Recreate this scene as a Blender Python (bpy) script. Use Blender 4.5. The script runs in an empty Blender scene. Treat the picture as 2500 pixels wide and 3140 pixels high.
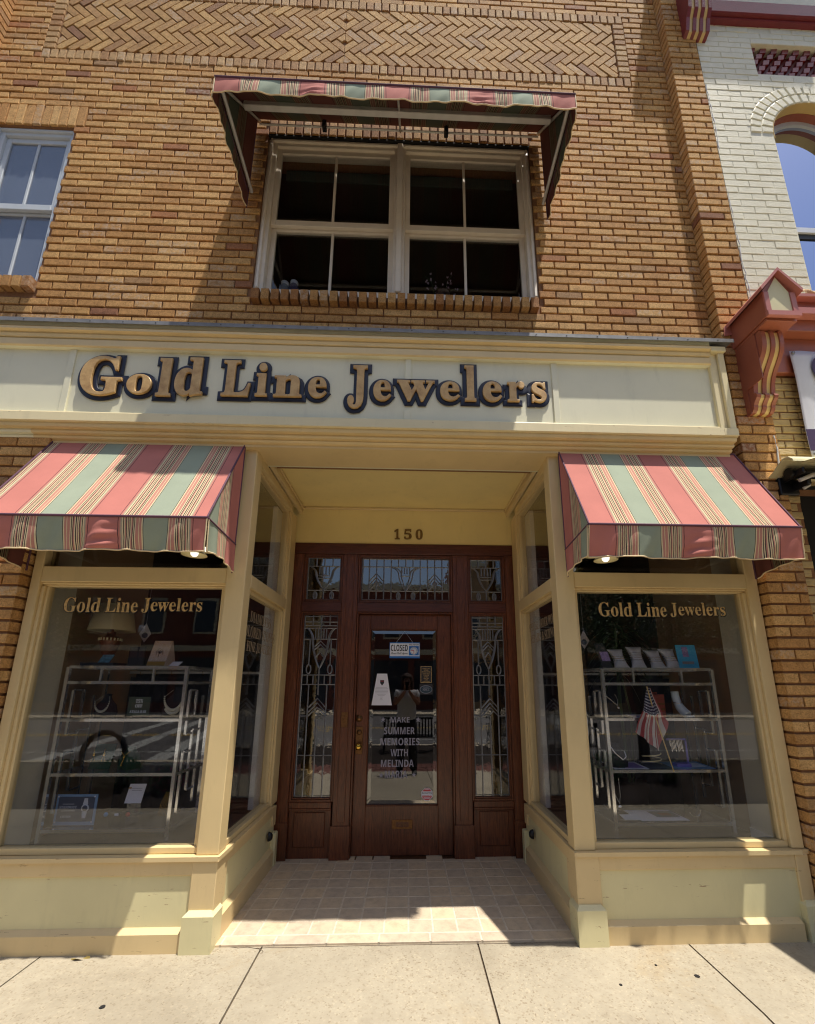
import bpy, bmesh, math, random
from mathutils import Vector
R = math.radians
random.seed(7)
S = bpy.context.scene
COL = S.collection

# ------------------------------------------------------------------ camera, sky, sun, exposure
cam = bpy.data.cameras.new("camera")
cam.sensor_fit = 'HORIZONTAL'; cam.sensor_width = 36
cam.lens = 1284.5 / 2500 * 36
cam.shift_x = (1250 - 1294.4) / 2500
cam.shift_y = (1808.2 - 1570) / 2500
cam.clip_start = 0.01; cam.clip_end = 500
camo = bpy.data.objects.new("camera", cam); COL.objects.link(camo)
TH, RO, YA = R(12.659), R(0.146), R(1.968)
fwd = Vector((math.sin(YA)*math.cos(TH), math.cos(YA)*math.cos(TH), math.sin(TH)))
rgt = Vector((math.cos(YA), -math.sin(YA), 0)); upv = rgt.cross(fwd)
r2 = math.cos(RO)*rgt + math.sin(RO)*upv; u2 = -math.sin(RO)*rgt + math.cos(RO)*upv
from mathutils import Matrix
camo.matrix_world = Matrix(((r2.x, u2.x, -fwd.x, 0), (r2.y, u2.y, -fwd.y, -2.71), (r2.z, u2.z, -fwd.z, 1.45), (0, 0, 0, 1)))
S.camera = camo

SUN = Vector((1.18, -1.0, 5.9)).normalized()          # direction towards the sun
ELEV = math.asin(SUN.z); AZ = math.atan2(SUN.x, SUN.y)
world = bpy.data.worlds.new("World"); S.world = world; world.use_nodes = True
wn = world.node_tree.nodes; bg = wn['Background']
sky = wn.new('ShaderNodeTexSky'); sky.sky_type = 'NISHITA'; sky.sun_disc = False
sky.sun_elevation = ELEV; sky.sun_rotation = AZ; sky.dust_density = 2.0; sky.air_density = 1.0
world.node_tree.links.new(sky.outputs[0], bg.inputs[0]); bg.inputs[1].default_value = 0.105
sl = bpy.data.lights.new("sun", 'SUN'); sl.energy = 5.0; sl.angle = R(0.53); sl.color = (1.0, 0.94, 0.84)
so = bpy.data.objects.new("sun", sl); COL.objects.link(so); so.rotation_euler = SUN.to_track_quat('Z', 'Y').to_euler()
S.view_settings.view_transform = 'Standard'; S.view_settings.look = 'None'; S.view_settings.gamma = 1
S.view_settings.exposure = 0.40
S.render.engine = 'CYCLES'
S.cycles.max_bounces = 8; S.cycles.diffuse_bounces = 4; S.cycles.glossy_bounces = 4; S.cycles.transparent_max_bounces = 16
S.cycles.filter_width = 1.15; S.cycles.use_denoising = True; S.cycles.sample_clamp_indirect = 6; S.cycles.caustics_reflective = False; S.cycles.caustics_refractive = False
try: S.cycles.denoiser = 'OPENIMAGEDENOISE'; S.cycles.denoising_input_passes = 'RGB_ALBEDO_NORMAL'
except Exception: pass

# ------------------------------------------------------------------ helpers
def lin(c):
    return tuple((v/255/12.92 if v/255 <= .04045 else ((v/255+.055)/1.055)**2.4) for v in c)

class NT:
    def __init__(s, name):
        s.m = bpy.data.materials.new(name); s.m.use_nodes = True; s.t = s.m.node_tree
        s.p = s.t.nodes['Principled BSDF']; s.out = s.t.nodes['Material Output']
    def n(s, kind, **kw):
        x = s.t.nodes.new('ShaderNode'+kind)
        for k, v in kw.items():
            if k.startswith('i_'): x.inputs[k[2:].replace('_', ' ')].default_value = v
            else: setattr(x, k, v)
        return x
    def l(s, a, b): s.t.links.new(a, b)
    def ramp(s, src, stops, mode='LINEAR'):
        r = s.n('ValToRGB'); r.color_ramp.interpolation = mode
        e = r.color_ramp.elements
        while len(e) > 1: e.remove(e[-1])
        e[0].position = stops[0][0]; e[0].color = (*stops[0][1], 1)
        for p, c in stops[1:]:
            q = e.new(p); q.color = (*c, 1)
        s.l(src, r.inputs[0]); return r
    def mix(s, f, a, b, blend='MIX'):
        x = s.n('Mix', data_type='RGBA', blend_type=blend)
        for i, v in ((0, f), (6, a), (7, b)):
            if hasattr(v, 'links'): s.l(v, x.inputs[i])
            else: x.inputs[i].default_value = v if not isinstance(v, tuple) else (*v[:3], 1)
        return x.outputs[2]
    def noise(s, scale, detail=3, rough=.5, vec=None, dist=0):
        x = s.n('TexNoise'); x.inputs['Scale'].default_value = scale; x.inputs['Detail'].default_value = detail
        x.inputs['Roughness'].default_value = rough; x.inputs['Distortion'].default_value = dist
        if vec is None: vec = s.coord()
        s.l(vec, x.inputs['Vector']); return x
    def coord(s, scale=None):
        g = s.n('NewGeometry').outputs['Position']
        if scale is None: return g
        mp = s.n('Mapping'); mp.inputs['Scale'].default_value = scale; s.l(g, mp.inputs[0]); return mp.outputs[0]
    def bump(s, h, dist=.002, strength=1.0):
        b = s.n('Bump'); b.inputs['Strength'].default_value = strength; b.inputs['Distance'].default_value = dist
        s.l(h, b.inputs['Height']); s.l(b.outputs[0], s.p.inputs['Normal']); return b
    def col(s, c):
        if isinstance(c, tuple): s.p.inputs['Base Color'].default_value = (*c[:3], 1)
        else: s.l(c, s.p.inputs['Base Color'])
    def rough(s, r):
        if isinstance(r, (int, float)): s.p.inputs['Roughness'].default_value = r
        else: s.l(r, s.p.inputs['Roughness'])

def plain(name, c, rough=.6, metal=0., var=.08, scale=12, emit=None, bump=0, spec=.5):
    t = NT(name); n = t.noise(scale, 4)
    a = tuple(max(0, v*(1-var)) for v in c); b = tuple(min(1, v*(1+var)) for v in c)
    t.col(t.ramp(n.outputs[0], [(.3, a), (.7, b)]).outputs[0]); t.rough(rough); t.p.inputs['Metallic'].default_value = metal
    t.p.inputs['Specular IOR Level'].default_value = spec
    if bump: t.bump(t.noise(scale*8, 4).outputs[0], bump)
    if emit: t.p.inputs['Emission Color'].default_value = (*c, 1); t.p.inputs['Emission Strength'].default_value = emit
    return t.m

M = {}
def brick_mat(name, stops, grain=.0032, tint=(1, 1, 1)):
    t = NT(name)
    a = t.n('Attribute', attribute_name='rnd'); sep = t.n('SeparateColor'); t.l(a.outputs['Color'], sep.inputs[0])
    base = t.ramp(sep.outputs[0], [(p, tuple(x*y for x, y in zip(lin(c), tint))) for p, c in stops]).outputs[0]
    n1 = t.noise(26, 5, .65); n2 = t.noise(260, 4, .7)
    v = t.ramp(n1.outputs[0], [(.25, (.72, .67, .62)), (.55, (1.0, .98, .96)), (.85, (1.2, 1.18, 1.14))]).outputs[0]
    c = t.mix(1.0, base, v, 'MULTIPLY')
    sp = t.ramp(n2.outputs[0], [(.34, (.36, .30, .26)), (.46, (1, 1, 1)), (.7, (1.12, 1.1, 1.06))]).outputs[0]
    c = t.mix(.85, c, sp, 'MULTIPLY')
    n4 = t.noise(95, 5, .8)
    c = t.mix(.9, c, t.ramp(n4.outputs[0], [(.36, (.55, .48, .42)), (.47, (.95, .93, .90)), (.60, (1.12, 1.10, 1.06))]).outputs[0], 'MULTIPLY')
    big = t.noise(.9, 5, .65, t.coord((1, 1, .45)))
    c = t.mix(.8, c, t.ramp(big.outputs[0], [(.3, (.80, .78, .77)), (.5, (1, 1, 1)), (.7, (1.07, 1.06, 1.03))]).outputs[0], 'MULTIPLY')
    # grey-white bloom on a few bricks
    sel = t.n('Math', operation='GREATER_THAN'); t.l(sep.outputs[1], sel.inputs[0]); sel.inputs[1].default_value = .86
    nm = t.noise(40, 4, .6); pm = t.ramp(nm.outputs[0], [(.42, (0, 0, 0)), (.66, (.55, .55, .55))]).outputs[0]
    f = t.n('Math', operation='MULTIPLY'); t.l(sel.outputs[0], f.inputs[0]); t.l(pm, f.inputs[1])
    c = t.mix(f.outputs[0], c, lin((196, 178, 158)))
    t.col(c); t.rough(.85); t.p.inputs['Specular IOR Level'].default_value = .25
    ns = t.noise(170, 5, .75, dist=.6)
    t.bump(ns.outputs[0], grain, 1.0)
    return t.m
TAN = [(0, (152, 108, 82)), (.022, (178, 122, 82)), (.06, (192, 146, 90)), (.3, (196, 152, 98)), (.55, (206, 163, 106)), (.8, (218, 178, 120)), (.94, (202, 160, 102)), (1, (172, 138, 102))]
M['brick'] = brick_mat('tan_wirecut_brick', TAN)
M['brick_panel'] = brick_mat('herringbone_brick', [(0, (146, 106, 80)), (.08, (180, 140, 92)), (.4, (196, 156, 100)), (.75, (208, 170, 112)), (1, (184, 144, 98))])
M['header'] = brick_mat('header_brick', [(0, (176, 134, 92)), (.5, (190, 154, 108)), (1, (206, 174, 128))])
M['sillbrick'] = brick_mat('sill_brick', [(0, (158, 112, 72)), (.5, (180, 136, 84)), (1, (198, 158, 104))])
M['mortar'] = plain('brown_mortar', lin((138, 98, 66)), .95, var=.15, scale=60, bump=.002)
t = NT('painted_cream_brick')
n = t.noise(9, 4); t.col(t.ramp(n.outputs[0], [(.3, lin((222, 215, 188))), (.7, lin((234, 228, 204)))]).outputs[0]); t.rough(.55)
t.bump(t.noise(55, 5, .6).outputs[0], .004, .8); M['paintbrick'] = t.m
t = NT('painted_yellow_brick')
n = t.noise(14, 4); t.col(t.ramp(n.outputs[0], [(.3, lin((190, 164, 110))), (.7, lin((206, 180, 126)))]).outputs[0]); t.rough(.6)
t.bump(t.noise(60, 5, .7, t.coord((.35, 1, 1.6))).outputs[0], .012, 1); M['yellowbrick'] = t.m

def paint(name, c, chips=.0, var=.05, rough=.42):
    t = NT(name)
    n = t.noise(3.5, 4); a = tuple(v*(1-var) for v in c); b = tuple(v*(1+var) for v in c)
    base = t.ramp(n.outputs[0], [(.3, a), (.7, b)]).outputs[0]
    d = t.noise(9, 6, .7, t.coord((1, 1, .25)))
    base = t.mix(t.ramp(d.outputs[0], [(.55, (0, 0, 0)), (.8, (.30, .30, .30))]).outputs[0], base, tuple(v*.62 for v in c))
    if chips:
        w = t.noise(34, 5, .75, t.coord((.22, 1, 1.6)))
        k = t.ramp(w.outputs[0], [(.70-chips, (0, 0, 0)), (.715-chips, (1, 1, 1))])
        pm = t.ramp(t.noise(2.6, 3).outputs[0], [(.46, (0, 0, 0)), (.56, (1, 1, 1))]).outputs[0]
        base = t.mix(t.mix(1.0, k.outputs[0], pm, 'MULTIPLY'), base, lin((160, 132, 98)))
    t.col(base); t.rough(rough)
    b1 = t.noise(90, 3, .5, t.coord((1, 1, .12))); t.bump(b1.outputs[0], .0006, .6)
    return t.m
M['trim'] = paint('tan_trim_paint', lin((220, 196, 146)))
M['trimlow'] = paint('weathered_tan_paint',  lin((218, 194, 146)), chips=.055)
M['cream'] = paint('pale_green_cream_paint', lin((218, 209, 166)), chips=.0)
M['creamlow'] = paint('weathered_cream_paint', lin((220, 211, 166)), chips=.055)
M['signpanel'] = paint('pale_sign_panel_paint', lin((228, 224, 196)), var=.03)
M['fascia'] = paint('fascia_paint', lin((226, 212, 170)), var=.04)
M['ceiling'] = paint('ochre_ceiling_paint', lin((240, 220, 156)), var=.04)
M['fasciachip'] = paint('cracked_fascia_paint', lin((226, 212, 170)), chips=.05)
M['flash'] = plain('grey_metal_flashing', lin((126, 126, 128)), .6, .2, .2, 20)
M['redpaint'] = paint('barn_red_paint', lin((154, 88, 68)), var=.06)
M['darkred'] = plain('dark_red_gloss_paint', lin((120, 38, 40)), .4, 0, .1, 14, bump=.002)
M['pinkred'] = paint('faded_red_paint', lin((180, 112, 102)), var=.06)
M['stripeyellow'] = paint('cornice_cream_paint', lin((214, 184, 120)))
M['white'] = plain('white_paint', (.72, .71, .68), .4, 0, .03)
M['winwhite'] = plain('window_offwhite_paint', lin((226, 213, 194)), .45, 0, .05, 10)
M['black'] = plain('black_metal', (.012, .012, .014), .4, .3)
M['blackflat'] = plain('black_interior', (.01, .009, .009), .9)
M['chrome'] = plain('polished_chrome', (.94, .93, .90), .12, .85, .04)
M['alu'] = plain('aluminium_tube', (.62, .60, .57), .5, .15, .08)
M['navy'] = plain('navy_backing', lin((22, 22, 40)), .35, 0, .2)
t = NT('aged_gold_leaf'); n = t.noise(11, 6, .7)
t.col(t.ramp(n.outputs[0], [(.3, lin((168, 128, 78))), (.5, lin((198, 160, 104))), (.72, lin((216, 182, 126)))]).outputs[0]); t.rough(.42); t.p.inputs['Metallic'].default_value = .12
t.bump(t.noise(120, 3).outputs[0], .0006); M['gold'] = t.m
M['goldleaf'] = plain('window_gold_leaf', lin((206, 172, 112)), .4, .15, .3, 60)
M['brass'] = plain('polished_brass', lin((214, 176, 80)), .2, 1.0, .1, 40)
M['oldbrass'] = plain('aged_brass', lin((120, 86, 54)), .4, .8, .25, 60)
M['lead'] = plain('lead_came', (.20, .20, .215), .38, .7, .2, 90)
M['bevelglass'] = plain('bevel_edge', (.42, .45, .50), .12, .6, .2, 30)

def wood(name, c1, c2, rough=.33, sc=(14, 14, 1.1)):
    t = NT(name)
    w = t.noise(7, 6, .65, t.coord(sc), .8); q = t.noise(2.2, 3)
    fl = t.noise(20, 4, .6, t.coord((6, 6, 2.2)), 1.2)
    c = t.ramp(w.outputs[0], [(.25, c1), (.5, tuple((a+b)/2 for a, b in zip(c1, c2))), (.75, c2)]).outputs[0]
    c = t.mix(.6, c, t.ramp(q.outputs[0], [(.3, (.62, .60, .62)), (.7, (1.15, 1.1, 1.05))]).outputs[0], 'MULTIPLY')
    c = t.mix(.5, c, t.ramp(fl.outputs[0], [(.44, (1, 1, 1)), (.62, (1.35, 1.2, 1.1))]).outputs[0], 'MULTIPLY')
    t.col(c); t.rough(rough); t.bump(w.outputs[0], .0006, .5)
    return t.m
M['oak'] = wood('stained_oak', lin((52, 25, 18)), lin((130, 76, 48)))
M['oakrail'] = wood('stained_oak_horizontal', lin((52, 26, 20)), lin((110, 62, 46)), .33, (1.1, 14, 14))

def glass(name, f0=.08, tint=(1, 1, 1), rough=0.0, haze=0, wob=0):
    t = NT(name); t.t.nodes.remove(t.p)
    tr = t.n('BsdfTransparent'); tr.inputs[0].default_value = (*[v*.93 for v in tint], 1)
    gl = t.n('BsdfGlossy'); gl.inputs['Roughness'].default_value = rough; gl.inputs[0].default_value = (1, 1, 1, 1)
    if wob:
        wn_ = t.noise(16, 2, .5); bp = t.n('Bump'); bp.inputs['Distance'].default_value = wob; t.l(wn_.outputs[0], bp.inputs['Height']); t.l(bp.outputs[0], gl.inputs['Normal'])
    ge = t.n('NewGeometry'); dt = t.n('VectorMath', operation='DOT_PRODUCT'); t.l(ge.outputs['Incoming'], dt.inputs[0]); t.l(ge.outputs['Normal'], dt.inputs[1])
    def mth(op, a_, b_=0.):
        x = t.n('Math', operation=op)
        for i, v in enumerate((a_, b_)):
            if hasattr(v, 'links'): t.l(v, x.inputs[i])
            else: x.inputs[i].default_value = v
        return x.outputs[0]
    k5 = mth('POWER', mth('SUBTRACT', 1.0, mth('ABSOLUTE', dt.outputs['Value'])), 5.0)
    mu = t.n('Math', operation='MULTIPLY_ADD'); t.l(k5, mu.inputs[0]); mu.inputs[1].default_value = 1-f0; mu.inputs[2].default_value = f0; mu.use_clamp = True
    mx = t.n('MixShader'); t.l(mu.outputs[0], mx.inputs[0]); t.l(tr.outputs[0], mx.inputs[1]); t.l(gl.outputs[0], mx.inputs[2])
    last = mx
    if haze:
        d = t.n('BsdfDiffuse'); d.inputs[0].default_value = (.42, .50, .64, 1); m2 = t.n('MixShader'); m2.inputs[0].default_value = haze
        t.l(mx.outputs[0], m2.inputs[1]); t.l(d.outputs[0], m2.inputs[2]); last = m2
    t.l(last.outputs[0], t.out.inputs[0]); return t.m
M['glass'] = glass('window_glass', .045, (1, 1, 1), 0, 0, .00005)
M['doorglass'] = glass('dark_door_glass', .075, (.75, .75, .78))
M['leadglass'] = glass('leaded_glass', .16, (.32, .32, .34), .02, 0, .0004)
M['skyglass'] = glass('reflective_glass', .12, (.7, .7, .75), .0, .22)
M['acrylic'] = glass('clear_acrylic', .05, (.95, .97, 1), 0, .05)

# striped awning canvas: pattern coordinate (metres from the centre of a red stripe) is stored in the UV map
SAND, CRM, RED, PNK, GRN, DRK, MAU = lin((180, 166, 142)), lin((226, 208, 168)), lin((196, 126, 116)), lin((196, 140, 124)), lin((158, 168, 148)), lin((62, 52, 54)), lin((132, 88, 84))
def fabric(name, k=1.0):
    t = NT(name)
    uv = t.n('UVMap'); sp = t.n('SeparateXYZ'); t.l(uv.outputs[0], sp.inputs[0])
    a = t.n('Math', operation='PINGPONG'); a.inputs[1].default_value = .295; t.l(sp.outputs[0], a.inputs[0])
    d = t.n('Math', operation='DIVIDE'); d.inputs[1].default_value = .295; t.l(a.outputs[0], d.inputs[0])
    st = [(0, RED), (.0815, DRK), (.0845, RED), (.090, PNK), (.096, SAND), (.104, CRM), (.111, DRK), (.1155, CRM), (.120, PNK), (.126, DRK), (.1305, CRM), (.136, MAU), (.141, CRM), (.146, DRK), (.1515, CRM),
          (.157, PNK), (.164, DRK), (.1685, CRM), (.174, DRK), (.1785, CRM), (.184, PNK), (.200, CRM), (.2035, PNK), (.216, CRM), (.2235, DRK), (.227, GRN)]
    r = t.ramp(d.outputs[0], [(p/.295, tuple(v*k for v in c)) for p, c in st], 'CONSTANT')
    n = t.noise(6, 5); c = t.mix(.5, r.outputs[0], t.ramp(n.outputs[0], [(.3, (.86, .85, .84)), (.7, (1.08, 1.06, 1.04))]).outputs[0], 'MULTIPLY')
    wv = t.noise(900, 2)
    c = t.mix(.35, c, t.ramp(wv.outputs[0], [(.35, (.8, .8, .8)), (.6, (1.1, 1.1, 1.1))]).outputs[0], 'MULTIPLY')
    t.col(c); t.rough(.9); t.p.inputs['Specular IOR Level'].default_value = .15
    tl = t.n('BsdfTranslucent'); t.l(c, tl.inputs[0]); mx = t.n('MixShader'); mx.inputs[0].default_value = .03
    t.l(t.p.outputs[0], mx.inputs[1]); t.l(tl.outputs[0], mx.inputs[2]); t.l(mx.outputs[0], t.out.inputs[0])
    t.bump(wv.outputs[0], .0005, .5)
    return t.m
M['canvas'] = fabric('striped_awning_canvas'); M['canvasshade'] = fabric('striped_awning_canvas_shaded', .30)  # second copy is the same canvas, underside shade put into its colour
M['binding'] = plain('mauve_binding', lin((96, 62, 80)), .8)
M['hem'] = plain('cream_hem', lin((222, 200, 160)), .8)

class MB:
    """collects shapes; build() links them as ONE mesh object"""
    def __init__(s): s.v = []; s.f = []; s.r = []; s.mi = []; s.sm = []; s.uv = {}
    def add(s, vs, fs, mi=0, rnd=None, smooth=False):
        b = len(s.v); s.v += [tuple(p) for p in vs]
        rn = rnd if rnd is not None else (random.random(), random.random(), random.random())
        for f in fs:
            s.f.append(tuple(b+i for i in f)); s.r.append(rn); s.mi.append(mi); s.sm.append(smooth)
        return b
    def box(s, x0, x1, y0, y1, z0, z1, mi=0, rnd=None):
        s.add([(x0, y0, z0), (x1, y0, z0), (x1, y1, z0), (x0, y1, z0), (x0, y0, z1), (x1, y0, z1), (x1, y1, z1), (x0, y1, z1)],
              [(0, 3, 2, 1), (4, 5, 6, 7), (0, 1, 5, 4), (1, 2, 6, 5), (2, 3, 7, 6), (3, 0, 4, 7)], mi, rnd)
    def prism(s, poly, fn, a, b, mi=0, rnd=None, smooth=False):
        """poly: (p,q) list; fn(p,q,w) -> xyz; swept from w=a to w=b"""
        n = len(poly)
        vs = [fn(p, q, a) for p, q in poly]+[fn(p, q, b) for p, q in poly]
        fs = [tuple((i, (i+1) % n, n+(i+1) % n, n+i)) for i in range(n)]
        s.add(vs, fs, mi, rnd, smooth); s.add(vs, [tuple(range(n))[::-1], tuple(range(n, 2*n))], mi, rnd)
    def face_brick(s, poly, y, dep, ch=.004, mi=0, rnd=None, fn=None):
        """a brick: convex outline in x,z (front at y, body to y+dep) with a chamfered face"""
        fn = fn or (lambda p, q, w: (p, w, q))
        n = len(poly); cx = sum(p for p, q in poly)/n; cz = sum(q for p, q in poly)/n
        def ins(d):
            o = []
            for p, q in poly:
                L = math.hypot(p-cx, q-cz) or 1
                dx, dz = cx-p, cz-q
                o.append((p+math.copysign(min(d, abs(dx)), dx), q+math.copysign(min(d, abs(dz)), dz)))
            return o
        fr = ins(ch)
        vs = [fn(p, q, y) for p, q in fr]+[fn(p, q, y+ch*.8) for p, q in poly]+[fn(p, q, y+dep) for p, q in poly]
        fs = [tuple(range(n))]
        for k in (0, 1):
            for i in range(n): fs.append((k*n+i, k*n+n+i, k*n+n+(i+1) % n, k*n+(i+1) % n))
        s.add(vs, fs, mi, rnd)
    def tube(s, pts, r, n=8, mi=0, cap=True, rnd=None):
        pts = [Vector(p) for p in pts]; m = len(pts); rr = r if isinstance(r, (list, tuple)) else [r]*m
        vs = []; prev = None
        for i, p in enumerate(pts):
            t = (pts[min(i+1, m-1)]-pts[max(i-1, 0)]).normalized()
            if prev is None: a = t.orthogonal().normalized()
            else: a = (prev-t*prev.dot(t)); a = a.normalized() if a.length > 1e-6 else t.orthogonal().normalized()
            prev = a; b = t.cross(a)
            for k in range(n):
                g = 2*math.pi*k/n; vs.append(p+rr[i]*(math.cos(g)*a+math.sin(g)*b))
        fs = [(i*n+k, i*n+(k+1) % n, (i+1)*n+(k+1) % n, (i+1)*n+k) for i in range(m-1) for k in range(n)]
        s.add(vs, fs, mi, rnd, True)
        if cap: s.add(vs, [tuple(range(n))[::-1], tuple(range((m-1)*n, m*n))], mi, rnd)
    def lathe(s, prof, c, n=24, mi=0, axis='z', rnd=None, fn=None):
        vs = []
        for r, h in prof:
            for k in range(n):
                g = 2*math.pi*k/n; a, b = r*math.cos(g), r*math.sin(g)
                vs.append((c[0]+a, c[1]+b, c[2]+h) if axis == 'z' else ((c[0]+a, c[1]+h, c[2]+b) if axis == 'y' else (c[0]+h, c[1]+a, c[2]+b)))
        m = len(prof)
        s.add(vs, [(i*n+k, i*n+(k+1) % n, (i+1)*n+(k+1) % n, (i+1)*n+k) for i in range(m-1) for k in range(n)], mi, rnd, True)
    def grid(s, nu, nv, fn, mi=0, uvf=None, smooth=True, rnd=None):
        vs = [fn(i/nu, j/nv) for j in range(nv+1) for i in range(nu+1)]
        fs = [(j*(nu+1)+i, j*(nu+1)+i+1, (j+1)*(nu+1)+i+1, (j+1)*(nu+1)+i) for j in range(nv) for i in range(nu)]
        b = s.add(vs, fs, mi, rnd, smooth)
        if uvf:
            for j in range(nv+1):
                for i in range(nu+1): s.uv[b+j*(nu+1)+i] = uvf(i/nu, j/nv)
    def build(s, name, mats, parent=None, bevel=0, solid=0, recalc=True):
        me = bpy.data.meshes.new(name)
        off = Vector(parent['_o']) if parent is not None and '_o' in parent else Vector((0, 0, 0))
        me.from_pydata([tuple(Vector(p)-off) for p in s.v], [], s.f)
        mats = mats if isinstance(mats, (list, tuple)) else [mats]
        for m in mats: me.materials.append(M[m] if isinstance(m, str) else m)
        me.polygons.foreach_set('material_index', s.mi); me.polygons.foreach_set('use_smooth', s.sm)
        at = me.attributes.new('rnd', 'FLOAT_COLOR', 'FACE')
        at.data.foreach_set('color', [q for c in s.r for q in (*c, 1.0)])
        if s.uv:
            ul = me.uv_layers.new(name='UVMap')
            for lp in me.loops: ul.data[lp.index].uv = s.uv.get(lp.vertex_index, (0, 0))
        if recalc:
            bm = bmesh.new(); bm.from_mesh(me); bmesh.ops.recalc_face_normals(bm, faces=bm.faces); bm.to_mesh(me); bm.free()
        me.update()
        o = bpy.data.objects.new(name, me); COL.objects.link(o)
        if parent is not None: o.parent = parent; o['_o'] = tuple(off)
        if bevel:
            b = o.modifiers.new('bevel', 'BEVEL'); b.width = bevel; b.segments = 1; b.limit_method = 'ANGLE'; b.angle_limit = R(40)
        if solid:
            b = o.modifiers.new('solid', 'SOLIDIFY'); b.thickness = solid; b.offset = 0
        return o
def tag(o, label, cat, group=None, kind=None):
    if label: o['label'] = label
    if cat: o['category'] = cat
    if group: o['group'] = group
    if kind: o['kind'] = kind
    return o
def thing(name, label, cat, loc, group=None):
    o = bpy.data.objects.new(name, None); COL.objects.link(o); o.location = loc; o.empty_display_size = .1; o['_o'] = tuple(loc)
    return tag(o, label, cat, group)
def struct(o): o['kind'] = 'structure'; return o
def one(name, fill, mats, label, cat, group=None, parent=None, **kw):
    b = MB(); fill(b); o = b.build(name, mats, parent, **kw)
    return tag(o, label, cat, group)
def part(name, mats, parent, *boxes, label=None, **kw):
    b = MB()
    for q in boxes: b.box(*q)
    o = b.build(name, mats, parent, **kw)
    if label: o['label'] = label
    return o

def uni(s, U, L_, D=None):
    o = ''
    for c in s:
        if 'A' <= c <= 'Z': o += chr(U+ord(c)-65)
        elif 'a' <= c <= 'z': o += chr(L_+ord(c)-97)
        elif c.isdigit() and D: o += chr(D+ord(c)-48)
        else: o += c
    return o
serif = lambda s: uni(s, 0x1D400, 0x1D41A, 0x1D7CE)
script = lambda s: uni(s, 0x1D4D0, 0x1D4EA)
bold = lambda s: uni(s, 0x1D5D4, 0x1D5EE, 0x1D7EC)
def glyphs(mb, body, u0, u1, v0, v1, fn, depth=.001, mi=0, bev=0, off=0, keep=False, ext=None, res=4):
    """text outline fitted to the box u0..u1 x v0..v1; fn(u,v,w) -> xyz with w from 0 (front) to depth (back)"""
    cu = bpy.data.curves.new('t', 'FONT'); cu.body = body; cu.size = 1; cu.resolution_u = res
    cu.extrude = .02 if ext is None else ext; cu.bevel_depth = bev; cu.bevel_resolution = 2 if bev else 0; cu.offset = off
    o = bpy.data.objects.new('t', cu); COL.objects.link(o)
    me = bpy.data.meshes.new_from_object(o)
    vs = [v.co.copy() for v in me.vertices]; fs = [tuple(p.vertices) for p in me.polygons]
    bpy.data.objects.remove(o); bpy.data.curves.remove(cu); bpy.data.meshes.remove(me)
    if not vs: return
    a0, a1 = min(v.x for v in vs), max(v.x for v in vs); b0, b1 = min(v.y for v in vs), max(v.y for v in vs)
    c0, c1 = min(v.z for v in vs), max(v.z for v in vs)
    su = (u1-u0)/(a1-a0); sv = (v1-v0)/(b1-b0)
    if keep: su = sv; u0 = (u0+u1)/2-(a1-a0)*su/2
    mb.add([fn(u0+(v.x-a0)*su, v0+(v.y-b0)*sv, depth*(c1-v.z)/max(c1-c0, 1e-9)) for v in vs], fs, mi)
FRONT = lambda y: (lambda u, v, w: (u, y+w, v))

# ------------------------------------------------------------------ brick laying
P_, C_ = .2165, .0755          # brick period, course height
FY, PY = .07, -.02             # wall field plane, pilaster plane
def lay(mb, x0, x1, z0, z1, y, holes=(), per=P_, crs=C_, hj=.010, bj=.017, phase=0, ch=.004, dep=.09, rag=.0012):
    k = 0; z = z0
    while z < z1-.01:
        top = min(z+crs, z1); a = z+bj/2; b = top-bj/2
        if b-a > .012:
            spans = [(x0, x1)]
            for hx0, hx1, hz0, hz1 in holes:
                if hz0 < b-.01 and hz1 > a+.01:
                    ns = []
                    for s0, s1 in spans:
                        if hx1 <= s0 or hx0 >= s1: ns.append((s0, s1)); continue
                        if hx0 > s0: ns.append((s0, hx0))
                        if hx1 < s1: ns.append((hx1, s1))
                    spans = ns
            off = (per/2 if k % 2 else 0)+phase+(random.random()-.5)*.006
            n0 = math.floor((x0-off)/per)-1; n1 = math.ceil((x1-off)/per)+1
            for i in range(n0, n1):
                for s0, s1 in spans:
                    p = max(off+i*per+hj/2, s0+.001); q = min(off+(i+1)*per-hj/2, s1-.001)
                    if q-p > .025:
                        j = lambda: (random.random()-.5)*2*rag
                        yy = y+(random.random()-.5)*.004
                        mb.face_brick([(p+j(), a+j()), (q+j(), a+j()), (q+j(), b+j()), (p+j(), b+j())], yy, dep, ch)
        z += crs; k += 1

def rowlock(mb, x0, x1, z0, z1, y, w=.0755, dep=.12, ch=.004, j=.012):
    n = round((x1-x0)/w); w = (x1-x0)/n
    for i in range(n): mb.face_brick([(x0+i*w+j/2, z0+.003), (x0+(i+1)*w-j/2, z0+.003), (x0+(i+1)*w-j/2, z1-.003), (x0+i*w+j/2, z1-.003)], y+(random.random()-.5)*.005, dep, ch)

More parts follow.
